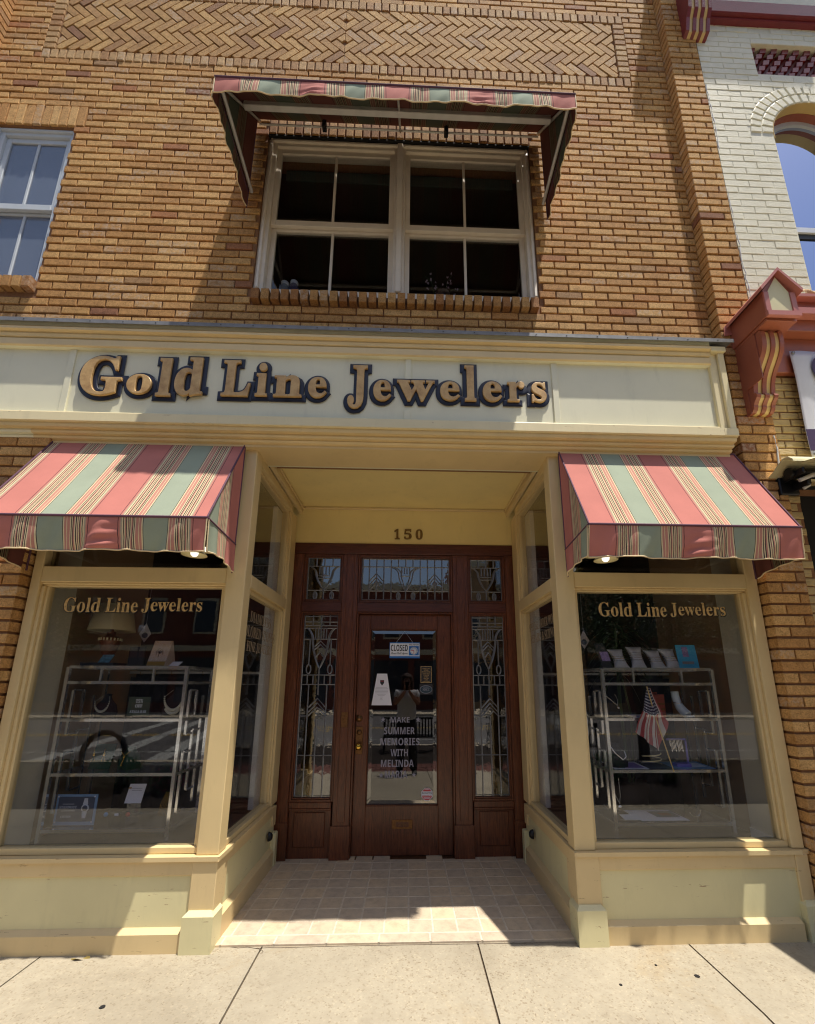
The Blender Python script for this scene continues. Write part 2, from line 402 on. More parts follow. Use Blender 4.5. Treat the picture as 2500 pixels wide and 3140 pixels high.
WX0, WX1, WZ0, WZ1 = -1.275, 1.055, 4.49, 6.205      # double window opening
LX0, LX1 = -3.60, -2.945                              # left window opening
HX0, HX1, HZ0, HZ1 = -3.285, 1.975, 7.135, 7.892      # herringbone panel
XL, XR, TOP = -3.765, 2.445, 8.75
bb = thing('brick_building', 'tan brick two storey facade with a herringbone panel above the jewelry shopfront', 'building', (-.65, .3, 0))
holes = [(WX0, WX1, WZ0-.11, WZ1), (WX0-.0, WX1+.0, WZ1, WZ1+.20), (LX0, LX1, 4.43, 6.18), (LX0-.085, LX1+.085, 6.18, 6.42), (LX0-.01, LX1+.01, 4.42, 4.54), (HX0-.118, HX1+.118, HZ0-.118, HZ1+.118)]
mb = MB(); lay(mb, XL, XR, 7.02-.0755*42, TOP, FY, holes)
mb.build('wall', 'brick', bb, recalc=False)
# mortar bed behind, cut round the openings
def slab_with_holes(mb, x0, x1, z0, z1, y0, y1, hs):
    xs = sorted({x0, x1, *[h[0] for h in hs], *[h[1] for h in hs]}); zs = sorted({z0, z1, *[h[2] for h in hs], *[h[3] for h in hs]})
    xs = [x for x in xs if x0 <= x <= x1]; zs = [z for z in zs if z0 <= z <= z1]
    for a, b in zip(xs, xs[1:]):
        for c, d in zip(zs, zs[1:]):
            if not any(h[0] <= (a+b)/2 <= h[1] and h[2] <= (c+d)/2 <= h[3] for h in hs): mb.box(a, b, y0, y1, c, d)
mb = MB(); slab_with_holes(mb, XL-.4, XR+.03, 3.12, TOP, FY+.013, FY+.30, [(WX0, WX1, WZ0, WZ1), (LX0, LX1, 4.535, 6.18)])
mb.build('mortar_bed', 'mortar', bb)
# header border round the herringbone panel
mb = MB()
rowlock(mb, HX0-.115, HX1+.115, HZ0-.118, HZ0-.004, FY-.004, ch=.005); rowlock(mb, HX0-.115, HX1+.115, HZ1+.004, HZ1+.118, FY-.004, ch=.005)
for xa in (HX0-.118, HX1+.004):
    n = 10; h = (HZ1-HZ0)/n
    for i in range(n): mb.face_brick([(xa+.004, HZ0+i*h+.007), (xa+.110, HZ0+i*h+.007), (xa+.110, HZ0+(i+1)*h-.007), (xa+.004, HZ0+(i+1)*h-.007)], FY-.004, .09, .005)
mb.build('panel_border', 'header', bb, recalc=False)
# herringbone, mirrored about the middle
def clip(poly, f):
    o = []
    for i in range(len(poly)):
        a, b = poly[i], poly[(i+1) % len(poly)]; da, db = f(a), f(b)
        if da >= 0: o.append(a)
        if (da >= 0) != (db >= 0): t_ = da/(da-db); o.append((a[0]+(b[0]-a[0])*t_, a[1]+(b[1]-a[1])*t_))
    return o
mb = MB(); XC = (HX0+HX1)/2; W_ = .0755; L_ = .2165; s2 = math.sqrt(.5)
for sgn in (1, -1):
    for row in range(-1, 7):
        down = row % 2 == 0
        zc = HZ1-.066-row*L_*s2; xo = (W_*s2 if row % 2 else 0)
        for i in range(-4, 30):
            cx_ = i*W_/s2+xo-.02; d = (s2, -s2) if down else (s2, s2); nrm = (-d[1], d[0])
            hl, hw = L_/2-.006, W_/2-.006
            poly = [(cx_+d[0]*a*hl+nrm[0]*b*hw, zc+d[1]*a*hl+nrm[1]*b*hw) for a, b in ((-1, -1), (1, -1), (1, 1), (-1, 1))]
            poly = clip(poly, lambda p: p[0]-.0015)
            if len(poly) < 3: continue
            poly = [(XC+sgn*p, q) for p, q in poly]
            for f in (lambda p: HX1-.004-p[0], lambda p: p[0]-HX0-.004, lambda p: HZ1-.004-p[1], lambda p: p[1]-HZ0-.004):
                poly = clip(poly, f)
                if len(poly) < 3: break
            if len(poly) < 3: continue
            ar = abs(sum(poly[k][0]*poly[(k+1) % len(poly)][1]-poly[(k+1) % len(poly)][0]*poly[k][1] for k in range(len(poly))))/2
            if ar < .0006: continue
            mb.face_brick(poly, FY+(random.random()-.5)*.005, .09, .004)
mb.build('herringbone_panel', 'brick_panel', bb, recalc=True)
# pilasters
mb = MB(); mb.box(XR+.012, 2.735, PY+.014, .30, 0, TOP)
mb.build('pilaster_core', 'mortar', bb)
def pilaster(x0, x1, z0, z1, side, name='pilaster'):
    mb = MB(); k = 0; z = z0
    while z < z1-.02:
        a, b = z+.0085, z+C_-.0085; sd = (x0 if side < 0 else x1)
        cut = (x0+x1)/2+(.035 if k % 2 else -.045)
        edge = .106 if k % 2 else .2165
        # corner brick turns round the reveal, so it is a deeper block
        def q(p0, p1, dep): mb.face_brick([(p0, a), (p1, a), (p1, b), (p0, b)], PY+(random.random()-.5)*.004, dep, .004)
        if side < 0:
            q(x0, x0+edge-.006, .30)
            if x1-(x0+edge) > .03: q(x0+edge+.004, x1-.002, .09)
        else:
            q(x1-edge+.006, x1, .30); p = x1-edge-.004
            while p > x0+.03: q(max(x0, p-.2065), p, .09); p -= .2165
        z += C_; k += 1
    return mb.build(name, 'brick', bb, recalc=False)
pilaster(XR, 2.728, .02, TOP, -1)
pilaster(-4.3, XL, 4.0, TOP, 1)
pilaster(-3.4, -2.49, .02, 3.12, 1)
mb = MB(); mb.box(-4.3, XL-.012, PY+.014, .30, 3.9, TOP); mb.box(-3.4, -2.503, PY+.014, .30, 0, 3.118); mb.build('pilaster_core', 'mortar', bb)
# rowlock sills, soldier courses
mb = MB(); rowlock(mb, -1.262, 1.035, WZ0-.108, WZ0-.003, .025, dep=.19, j=.016); mb.build('window_sill', 'sillbrick', bb, recalc=False)
mb = MB(); rowlock(mb, LX0-.01, LX1+.01, 4.425, 4.532, .025, dep=.19, j=.014); mb.build('window_sill', 'sillbrick', bb, recalc=False)
mb = MB(); rowlock(mb, WX0, WX1, WZ1+.004, WZ1+.196, FY-.003, dep=.14, j=.014); mb.build('lintel_course', 'sillbrick', bb, recalc=False)
mb = MB(); rowlock(mb, LX0-.082, LX1+.082, 6.184, 6.416, FY-.003, dep=.14, j=.010); mb.build('lintel_course', 'brick', bb, recalc=False)
part('lintel_angle', 'blackflat', bb, (WX0, WX1, .075, .16, WZ1-.012, WZ1+.003))

def sash_window(root, x0, x1, z0, z1, y, cols, railz, mat='winwhite', gl='glass', name='window', fw=.085, mun=True):
    """double-hung sashes in a frame; parts under the window part"""
    w = part(name, mat, root, (x0, x0+.045, y-.012, y+.10, z0, z1), (x1-.045, x1, y-.012, y+.10, z0, z1), (x0+.045, x1-.045, y-.010, y+.10, z1-.045, z1), (x0+.045, x1-.045, y+.0, y+.10, z0-.002, z0+.02),
             (x0-.012, x0+.012, y-.03, y+.02, z0, z1+.012), (x1-.012, x1+.012, y-.03, y+.02, z0, z1+.012), (x0+.012, x1-.012, y-.028, y+.02, z1-.012, z1+.012), bevel=.004)
    a, b = x0+.045, x1-.045
    for (zz0, zz1, yy) in ((railz, z1-.045, y+.012), (z0+.02, railz+.035, y+.045)):
        up = zz0 == railz
        bot = .06 if up else .01; tp = .05 if up else .055
        sh = part('sash', mat, w, (a, a+.042, yy, yy+.03, zz0, zz1), (b-.042, b, yy, yy+.03, zz0, zz1), (a+.042, b-.042, yy, yy+.03, zz1-tp, zz1), (a+.042, b-.042, yy+.001, yy+.03, zz0, zz0+bot), bevel=.003)
        mx = (a+b)/2
        if mun: part('muntin', mat, w, (mx-.011, mx+.011, yy+.004, yy+.026, zz0+bot, zz1-tp), bevel=.003)
        part('pane', gl, w, (a+.042, b-.042, yy+.012, yy+.016, zz0+bot, zz1-tp))
    return w
MX = -.1075
w1 = sash_window(bb, WX0+.03, MX-.004, WZ0+.07, 6.165, .115, 2, 5.255); w1['label'] = 'left half of the paired sash window under the upper awning'
w2 = sash_window(bb, MX+.004, WX1-.025, WZ0+.07, 6.165, .115, 2, 5.255); w2['label'] = 'right half of the paired sash window under the upper awning'
part('window_frame', 'winwhite', bb, (WX0, WX0+.03, .10, .26, WZ0, WZ1-.02), (WX1-.025, WX1, .10, .26, WZ0, WZ1-.02), (WX0+.03, WX1-.025, .10, .26, 6.178, WZ1-.014), (WX0+.03, WX1-.025, .10, .26, WZ0-.001, WZ0+.066), (MX-.024, MX+.024, .078, .10, WZ0+.066, 6.176), bevel=.004)
M['bluewhite'] = plain('blue_white_window_paint', lin((196, 202, 208)), .5, 0, .04)
w3 = sash_window(bb, LX0, LX1-.012, 4.56, 6.165, .125, 2, 5.33, 'bluewhite', 'skyglass'); w3['label'] = 'sash window with pale blue blind at the far left'
M['blind'] = plain('pale_blue_blind', lin((172, 182, 204)), .8, 0, .12, 5)
part('blind', 'blind', bb, (LX0, LX1, .24, .25, 4.5, 6.2))
def room(name, parent, x0, x1, y0, y1, z0, z1, mat, th=.04):
    b = MB(); b.box(x0-th, x0, y0, y1, z0, z1); b.box(x1, x1+th, y0, y1, z0, z1); b.box(x0-th, x1+th, y0, y1, z0-th, z0); b.box(x0-th, x1+th, y0, y1, z1, z1+th); b.box(x0-th, x1+th, y1, y1+th, z0-th, z1+th)
    return b.build(name, mat, parent)
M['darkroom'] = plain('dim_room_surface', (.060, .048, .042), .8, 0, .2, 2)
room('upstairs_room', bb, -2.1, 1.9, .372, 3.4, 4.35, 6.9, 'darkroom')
mb = MB(); mb.box(WX0, WX1, .261, .420, WZ0-.03, 4.735); mb.build('inner_sill', 'winwhite', bb)
M['greenblind'] = plain('grey_green_blind', lin((70, 82, 80)), .8)
part('roller_blind', 'greenblind', bb, (WX0+.1, WX1-.1, .30, .31, 6.02, 6.14))
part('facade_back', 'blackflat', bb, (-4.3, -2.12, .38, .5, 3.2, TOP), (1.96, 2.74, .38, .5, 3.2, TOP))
# things on the upstairs sill
def bottle(x, col, lab, h):
    def f(b):
        b.lathe([(0, 0), (.036, 0), (.038, .02), (.038, h-.05), (.03, h-.03)], (x, .315, 4.736), 18, 0)
        b.lathe([(.03, h-.03), (.032, h-.028), (.034, h), (.0, h+.002)], (x, .315, 4.736), 18, 1)
    return one('spray_bottle', f, [col, 'bluewhite'], lab, 'bottle', 'bottles on the upstairs window sill')
M['blueplastic'] = plain('navy_plastic', lin((40, 50, 90)), .4); M['greyplastic'] = plain('grey_plastic', lin((120, 130, 140)), .4)
bottle(-1.10, 'greyplastic', 'small grey bottle in the upstairs window corner, nearer the frame', .125)
bottle(-1.02, 'blueplastic', 'navy bottle with pale cap in the upstairs window corner', .135)
fl = thing('orchid_plant', 'white and pink orchid sprays behind the lower right upstairs pane', 'plant', (.28, .37, 4.736))
M['petal'] = plain('orchid_petal', lin((196, 176, 196)), .6, 0, .2, 60); M['stem'] = plain('plant_stem', lin((60, 80, 50)), .6); M['pot'] = plain('dark_pot', lin((60, 40, 36)), .5)
mb = MB(); mb.lathe([(0, 0), (.05, 0), (.07, .1), (.06, .1), (.0, .09)], (.28, .355, 4.736), 16); mb.build('pot', 'pot', fl)
mb = MB(); sm = MB()
for bx, tx, tz in ((.22, .12, .36), (.26, .20, .26), (.30, .37, .38), (.31, .45, .22), (.27, .33, .24)):
    sm.tube([(bx, .355, 4.80), (bx*.6+tx*.4, .35, 4.76+tz*.6), (tx, .335, 4.76+tz-.1)], .003, 5)
    for k in range(6):
        q = Vector((bx*.4+tx*.6+random.uniform(-.03, .03), .335+random.uniform(-.02, .02), 4.76+tz-.1-k*.03+random.uniform(0, .02)))
        for j in range(4):
            d = Vector((random.uniform(-1, 1), random.uniform(-1, .3), random.uniform(-1, 1))).normalized()*.018; e = d.orthogonal().normalized()*.009
            mb.add([q, q+d*.5+e, q+d, q+d*.5-e], [(0, 1, 2, 3)])
sm.build('stem', 'stem', fl); mb.build('blossom', 'petal', fl, recalc=False)

# ------------------------------------------------------------------ cream timber shopfront
sf = thing('timber_shopfront', 'cream and tan painted timber shopfront with a recessed entry between two display windows', 'shopfront', (0, .1, 0))
SX0, SX1 = -4.0, 2.385
# sign board with mouldings: outline in y,z swept along x
prof = [(.28, 3.985), (-.10, 3.985), (-.10, 3.95), (-.096, 3.947), (-.114, 3.930), (-.112, 3.912), (-.086, 3.904), (-.094, 3.888), (-.088, 3.868), (-.066, 3.860), (-.088, 3.852), (-.088, 3.803), (-.078, 3.796), (-.05, 3.796)]
low = [(-.05, 3.288), (-.066, 3.284), (-.072, 3.262), (-.098, 3.256), (-.100, 3.193), (-.080, 3.191), (-.082, 3.176), (-.076, 3.160), (-.048, 3.158), (-.052, 3.142), (-.046, 3.132), (-.022, 3.130), (-.026, 3.118), (-.018, 3.108), (.004, 3.106), (.002, 3.084), (.28, 3.084)]
sx = lambda p, q, w: (w, p, q)
mb = MB(); mb.prism(prof+low, sx, SX0, 2.262, 0); mb.build('signboard_core', 'signpanel', sf)
def grow(pts, d): return [(p-d, q) for p, q in pts]
mb = MB()
mb.prism(grow([(.05, 3.949)]+prof[2:13], .002)+[(-.03, 3.797)], sx, SX0, 2.262)
mb.build('crown_molding', 'trim', sf)
mb = MB()
mb.prism([(-.03, 3.287)]+grow(low[1:6], .002)+[(-.03, 3.19)], sx, SX0, 2.262); mb.build('bottom_rail', 'fasciachip', sf)
mb = MB(); mb.prism(grow(low[5:16], .002)+[(.26, 3.082), (.26, 3.187)], sx, -2.60, 2.36); mb.build('bed_molding', 'trim', sf)
mb = MB(); mb.prism(grow(low[5:9], .002)+[(.04, 3.15), (.04, 3.187)], sx, SX0, -2.60); mb.build('bed_molding', 'trim', sf)
# right end stile with mitred mouldings
part('end_stile', 'fascia', sf, (2.262, 2.30, -.074, .0, 3.196, 3.95), (2.30, 2.325, -.066, .0, 3.196, 3.95), (2.325, 2.372, -.088, .28, 3.196, 3.949), (2.372, 2.388, -.070, .28, 3.20, 3.946), (2.262, 2.372, -.10, -.06, 3.194, 3.254), (2.262, 2.38, -.106, -.06, 3.90, 3.944), bevel=.004)
part('flashing', 'flash', sf, (SX0, 2.435, -.128, -.124, 3.962, 3.992), (SX0, 2.435, -.124, .07, 3.986, 3.990))
for a, b in ((-2.445, -2.400), (1.050, 1.094)): part('batten', 'signpanel', sf, (a, b, -.060, -.048, 3.288, 3.796), bevel=.002)
part('batten', 'signpanel', sf, (-.036, .008, -.060, -.048, 3.600, 3.796), (-.042, .004, -.060, -.048, 3.288, 3.365), bevel=.002)
mb = MB()
for i in range(28): x = -3.9+i*.23; mb.lathe([(0, -.003), (.004, -.002), (.004, 0)], (x, -.128, 3.977), 8, axis='y')
mb.build('flashing_screw', 'black', sf)

M['displayfloor'] = plain('dark_display_carpet', (.035, .028, .026), .9, 0, .2, 30)
M['displaywall'] = plain('pale_display_wall', lin((196, 190, 172)), .7, 0, .04, 3); M['tanwall'] = plain('tan_shop_wall', lin((156, 128, 98)), .8, 0, .05, 2)
BAYS = {'L': dict(a=-2.475, b=-1.085, post0=-1.215, post1=-1.088, g0=-2.405, g1=-1.252, o0=-2.475, o1=-2.415, s=1), 'R': dict(a=1.015, b=2.435, post0=1.015, post1=1.142, g0=1.168, g1=2.345, o0=2.355, o1=2.435, s=-1)}
for key, q in BAYS.items():
    s_ = q['s']; L = key == 'L'
    inner = q['post1'] if L else q['post0']          # entry-side face
    pa, pb = (q['o1'], q['post0']) if L else (q['post1'], q['o0'])
    side = 'left' if L else 'right'
    # posts above the sill
    part('corner_post', 'trim', sf, (q['post0'], q['post1'], .044, .155, .4745, 3.092), label='tan corner post on the %s side of the entry' % side, bevel=.004)
    part('outer_stile', 'trim', sf, (q['o0'], q['o1'], .045, .16, .476, 3.09), bevel=.004)
    part('transom_rail', 'trim', sf, (pa-.0, pb+.0, .048, .14, 2.100, 2.205), (pa, pb, .062, .14, 2.086, 2.0995), (pa, pb, .078, .14, 2.074, 2.0858), (pa, pb, .085, .13, 2.2055, 2.215), bevel=.003)
    part('head_rail', 'trim', sf, (pa, pb, .048, .14, 3.03, 3.09), bevel=.003)
    # glazing stops
    i0, i1 = pa, pb
    part('glazing_stop', 'trim', sf, (i0, i0+(.022 if L else .014), .064, .128, .512, 2.0735), (i0+(.022 if L else .014), i0+(.040 if L else .026), .080, .128, .512, 2.0735), (i1-(.014 if L else .024), i1, .064, .128, .512, 2.0735), (i1-(.034 if L else .040), i1-(.014 if L else .024), .080, .128, .512, 2.0735), (i0, i1, .066, .13, .476, .5115), bevel=.003)
    part('display_pane', 'glass', sf, (i0, i1, .100, .106, .512, 2.074))
    part('transom_pane', 'glass', sf, (i0, i1, .100, .106, 2.2155, 3.03))
    # sill, wrapping the corner
    if L: out = [(-2.47, .018), (-1.070, .018), (-1.070, 1.075), (-1.13, 1.075), (-1.13, .16), (-2.47, .16)]
    else: out = [(2.400, .018), (1.003, .018), (1.003, 1.075), (1.06, 1.075), (1.06, .16), (2.46, .16), (2.46, .035), (2.400, .035)]
    mb = MB(); mb.prism(out, lambda p, q2, w: (p, q2, w), .450, .474); mb.build('sill', 'trimlow', sf, bevel=.006)
    # bulkhead
    part('bulkhead_panel', 'creamlow', sf, (min(pa, pb)-.0, max(pa, pb), .0455, .15, .02, .40))
    part('bulkhead_rail', 'trimlow', sf, (pa, pb, .034, .15, .372, .4495), bevel=.004)
    part('bulkhead_stile', 'trimlow', sf, (q['post0']-.008, q['post1']+.008 if L else q['post1']+.010, .029, .15, .02, .4497), bevel=.004)
    part('bulkhead_stile', 'trimlow', sf, (q['o0'], q['o1'], .031, .15, .02, .4497), bevel=.004)
    mb = MB(); mb.prism([(.014, 0), (.014, .092), (.044, .114), (.10, .114), (.10, 0)], lambda p, q2, w: (w, p, q2), pa+(.0 if L else .012), pb-(.012 if L else .03), 0); mb.build('baseboard', 'trimlow', sf)
    def block(x0, x1, y0, y1, h, mat='creamlow'):
        mb = MB(); mb.box(x0, x1, y0, y1, 0, h); c = .022
        vs = [(x0, y0, h), (x1, y0, h), (x1, y1, h), (x0, y1, h), (x0+c, y0+c, h+c), (x1-c, y0+c, h+c), (x1-c, y1, h+c), (x0+c, y1, h+c)]
        mb.add(vs, [(4, 5, 6, 7), (0, 1, 5, 4), (1, 2, 6, 5), (2, 3, 7, 6), (3, 0, 4, 7)]); mb.build('plinth_block', mat, sf)
    if L: block(-1.236, -1.064, .0, .125, .180)
    else: block(.988, 1.160, .0, .125, .180); block(2.345, 2.462, .002, .10, .185)
    # entry side wall: inner face x = inner
    X = lambda d0, d1: (inner-d1, inner-d0) if L else (inner+d0, inner+d1)   # depth into the bay
    def bx(d0, d1, y0, y1, z0, z1): a_, b_ = X(d0, d1); return (a_, b_, y0, y1, z0, z1)
    part('side_transom_rail', 'trim', sf, bx(0, .09, .156, 1.012, 2.095, 2.188), bx(.022, .09, .156, 1.012, 2.070, 2.0945), bx(.030, .08, .156, 1.012, 2.1885, 2.200), bevel=.003)
    part('side_stile', 'trim', sf, bx(0, .09, 1.012, 1.175, .476, 3.03), bevel=.004)
    part('side_head_rail', 'trim', sf, bx(0, .09, .156, 1.012, 3.02, 3.09), bevel=.003)
    part('side_stop', 'trim', sf, bx(.014, .08, .985, 1.0115, .512, 2.0695), bx(.028, .08, .965, .985, .512, 2.0695), bx(.014, .08, .985, 1.0115, 2.201, 3.0195), bx(.028, .08, .965, .985, 2.201, 3.0195), bx(.012, .08, .156, 1.0115, .476, .511), bx(.030, .08, .156, .985, 3.00, 3.0195), bevel=.002)
    part('side_pane', 'glass', sf, bx(.045, .051, .156, .965, .5115, 2.0695))
    part('side_transom_pane', 'glass', sf, bx(.045, .051, .156, .965, 2.2005, 3.0))
    part('inner_casing', 'white', sf, bx(.085, .125, .835, 1.10, .50, 3.0), bevel=.003)
    part('side_bulkhead', 'creamlow', sf, bx(.012, .09, .126, 1.175, .02, .4515))
    part('side_bulkhead_rail', 'trimlow', sf, bx(.0, .012, .1255, 1.175, .385, .4510), bx(0, .012, .1255, .20, .20, .3848), bx(0, .012, 1.09, 1.175, .30, .3848), bevel=.002)
    mb = MB(); sg = -1 if L else 1; bx0 = inner-sg*.022
    mb.prism([(bx0, 0), (bx0, .128), (inner+sg*.012, .150), (inner+sg*.012, 0)], lambda p, q2, w: (p, w, q2), .126, 1.10); mb.build('side_baseboard', 'trimlow', sf)
    part('end_block', 'creamlow', sf, bx(-.028, .02, 1.101, 1.176, 0, .255), bevel=.008)
    # display bay interior
    wa, wb = (-2.50, -1.20) if L else (1.13, 2.46)
    part('display_floor', 'displayfloor', sf, (wa, wb, .16, 1.25, .38, .42))
    if L: part('display_return', 'displaywall', sf, (-2.50, -2.415, .128, .36, .42, 3.08))
    else: part('display_return', 'displaywall', sf, (2.36, 2.46, .128, .36, .42, 3.08)); part('display_skirting', 'white', sf, (2.352, 2.3598, .128, .36, .42, .50))
part('entry_beam', 'ceiling', sf, (-1.09, 1.02, .04, .15, 3.10, 3.18))
part('entry_soffit', 'ceiling', sf, (-1.30, 1.25, .14, 1.30, 3.165, 3.20))
part('entry_crown', 'trim', sf, (-1.0875, -1.05, .1505, 1.219, 3.092, 3.1645), (-1.05, -1.035, .1505, 1.219, 3.135, 3.1645), (.9775, 1.0145, .1505, 1.219, 3.092, 3.1645), (.9625, .9775, .1505, 1.219, 3.135, 3.1645), (-1.0345, .9620, 1.195, 1.219, 3.140, 3.1645), bevel=.006)
part('entry_frieze', 'ceiling', sf, (-1.30, 1.25, 1.2195, 1.30, 2.79, 3.1648))
mb = MB()
for x, y in ((-.88, .10), (-.62, .11), (-.02, .10), (.51, .12), (.66, .12), (.1, .13)): mb.lathe([(0, -.016), (.006, -.014), (.004, 0)], (x, y, 3.10), 8)
mb.build('soffit_nail', 'black', sf)
M['shopwall'] = plain('brown_shop_wall', lin((104, 76, 54)), .8, 0, .06, 2)
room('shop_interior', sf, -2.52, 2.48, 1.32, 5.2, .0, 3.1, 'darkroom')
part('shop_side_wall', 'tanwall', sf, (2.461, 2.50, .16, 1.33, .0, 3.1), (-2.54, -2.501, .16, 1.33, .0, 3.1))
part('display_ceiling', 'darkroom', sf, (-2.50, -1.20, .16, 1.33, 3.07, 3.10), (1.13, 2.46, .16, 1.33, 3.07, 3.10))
M['curtain'] = plain('dark_curtain', (.020, .018, .024), .9, 0, .3, 4)
for a, b, side in ((-2.49, -1.20, 'left'), (1.14, 2.455, 'right')):
    r = thing('cafe_curtain', 'dark half height curtain hung on a white rod behind the %s display' % side, 'curtain', ((a+b)/2, 1.22, .5), 'half curtains behind the displays')
    mb = MB(); mb.box(a, b, 1.214, 1.222, 1.532, 1.552); mb.build('curtain_rod', 'white', r)
    mb = MB()
    for k in range(9):
        x = a+.1+k*(b-a-.2)/8; mb.tube([(x, 1.218+.016*math.cos(g), 1.535+.020*math.sin(g)) for g in [i*math.pi/6 for i in range(13)]], .002, 5)
    mb.build('curtain_ring', 'brass', r)
    mb = MB(); mb.grid(120, 4, lambda u, v: (a+u*(b-a), 1.235+.012*math.sin(u*60)+.006*math.sin(u*23+v), .42+v*1.08)); mb.build('curtain_cloth', 'curtain', r, recalc=False)

# ------------------------------------------------------------------ oak entry
en = thing('oak_entry', 'dark stained oak door surround with leaded sidelights and transoms', 'doorway', (-.03, 1.25, 0))
YE = 1.22
part('surround_frame', 'oakrail', en, (-1.117, 1.055, YE-.012, YE+.09, 2.682, 2.789), bevel=.004)
part('surround_stile', 'oak', en, (-1.113, -1.005, YE-.004, YE+.09, .0, 2.6815), bevel=.004)
part('surround_stile', 'oak', en, (.945, 1.050, YE-.004, YE+.09, .0, 2.6815), bevel=.004)
part('mullion', 'oak', en, (-.628, -.482, YE, YE+.09, .0, 2.6815), (-.590, -.520, YE-.006, YE, .30, 2.66), (-.640, -.472, YE-.014, YE, .0, .27), bevel=.004)
part('mullion', 'oak', en, (.432, .580, YE, YE+.09, .0, 2.6815), (.470, .542, YE-.006, YE, .30, 2.66), (.420, .590, YE-.014, YE, .0, .27), bevel=.004)
part('plinth', 'oak', en, (-1.118, -.995, YE-.016, YE-.004, .0, .30), bevel=.004)
part('plinth', 'oak', en, (.935, 1.052, YE-.016, YE-.004, 0, .30), bevel=.004)
part('transom_bar', 'oakrail', en, (-1.0045, -.6285, YE+.002, YE+.09, 2.115, 2.205), (-.4815, .4315, YE+.002, YE+.09, 2.115, 2.205), (.5805, .9445, YE+.002, YE+.09, 2.115, 2.205), bevel=.004)
def leaded(x0, x1, z0, z1, pat, lab):
    g = .035; y = YE+.045
    w = part('leaded_window', 'oak', en, (x0, x0+.018, YE+.012, YE+.07, z0, z1), (x1-.018, x1, YE+.012, YE+.07, z0, z1), (x0+.018, x1-.018, YE+.012, YE+.07, z1-.018, z1), (x0+.018, x1-.018, YE+.012, YE+.07, z0, z0+.018),
             (x0+.018, x0+.030, YE+.024, YE+.07, z0+.018, z1-.018), (x1-.030, x1-.018, YE+.024, YE+.07, z0+.018, z1-.018), (x0+.03, x1-.03, YE+.024, YE+.07, z1-.030, z1-.018), (x0+.03, x1-.03, YE+.024, YE+.07, z0+.018, z0+.030), label=lab, bevel=.003)
    a, b, c, d = x0+.03, x1-.03, z0+.03, z1-.03
    part('pane', 'leadglass', w, (a, b, y, y+.004, c, d))
    mb = MB(); mid = (a+b)/2; hw = (b-a)/2; h = d-c
    def line(pts, r=.0044):
        P3 = [(mid+u*hw, y-.003, d-v*h) for u, v in pts]; mb.tube(P3, r, 5, 0)
        mb.tube([(p[0]+.006, p[1]+.001, p[2]-.003) for p in P3], r*.8, 4, 1)
    for l_ in pat: line(l_)
    line([(-.985, .008), (.985, .008), (.985, .992), (-.985, .992), (-.985, .008)])
    mb.build('came', ['lead', 'bevelglass'], w, recalc=False)
def oval(cu, cv, ru, rv, n=14): return [(cu+ru*math.cos(2*math.pi*i/n), cv+rv*math.sin(2*math.pi*i/n)) for i in range(n+1)]
def harp(cu, w, v0, v1, flare=.33):
    """sides of the cup shape, from the flared lip at v0 to the point at v1"""
    o = []
    for sg in (-1, 1):
        p = []
        for i in range(13):
            t_ = i/12; u = w*(1-t_**2.6)*(1 if t_ > .25 else 1+flare*(1-t_/.25)**2)
            p.append((cu+sg*u, v0+(v1-v0)*t_))
        o.append(p)
        o.append([(a+sg*-.06*min(1, (v1-b)/(v1-v0)*3), b) for a, b in p])
    return o
side = [[(-1, .04), (1, .04)], [(-1, .062), (1, .062)], [(-.5, 0), (-.5, .062)], [(0, 0), (0, .14)], [(.5, 0), (.5, .062)], [(-1, .078), (1, .078)], [(-1, .142), (1, .142)],
        [(-.62, .142), (-.62, .29)], [(.62, .142), (.62, .29)], [(-1, .348), (1, .348)], [(-1, .402), (1, .402)], [(-.66, .348), (-.66, .402)], [(-.33, .348), (-.33, .402)], [(0, .31), (0, .46)], [(.33, .348), (.33, .402)], [(.66, .348), (.66, .402)],
        [(-.55, .402), (-.55, 1)], [(.5, .402), (.5, 1)], [(-1, .575), (-.55, .575)], [(.5, .575), (1, .575)], [(-1, .785), (1, .785)], [(0, .575), (0, 1)],
        [(-.5, .53), (0, .478), (.5, .53)], [(-.5, .555), (0, .503), (.5, .555)], [(0, .527), (.2, .546), (0, .566), (-.2, .546), (0, .527)], [(-.5, .575), (-.2, .546)], [(.5, .575), (.2, .546)],
        [(-.34, .185), (0, .152), (.34, .185)], [(-.34, .205), (0, .172), (.34, .205)], [(-.30, .255), (0, .215), (.30, .255)]]
side += [[(u, .078), (u, .142)] for u in (-.32, -.16, .16, .32)]
side += harp(0, .52, .078, .312, .55)+[oval(-.62, .315, .13, .026), oval(.62, .315, .13, .026)]
leaded(-1.0045, -.6285, .455, 2.1145, side, 'leaded sidelight left of the door'); leaded(.5805, .9445, .455, 2.1145, side, 'leaded sidelight right of the door')
small = [[(-1, .2), (1, .2)], [(-.5, 0), (-.5, .2)], [(0, 0), (0, .2)], [(.5, 0), (.5, .2)], [(-1, .78), (1, .78)], [(-.34, .43), (.34, .43)], [(-.42, .49), (.42, .49)], [(0, .74), (0, 1)], [(-.5, .78), (-.5, 1)], [(.5, .78), (.5, 1)]]
small += [[(u, .2), (u, .40)] for u in (-.3, -.1, .1, .3)]+harp(0, .56, .2, .76, .6)+[oval(-.5, .9, .11, .09), oval(.5, .9, .11, .09)]
leaded(-1.0045, -.6285, 2.2055, 2.6810, small, 'small leaded transom at the left'); leaded(.5805, .9445, 2.2055, 2.6810, small, 'small leaded transom at the right')
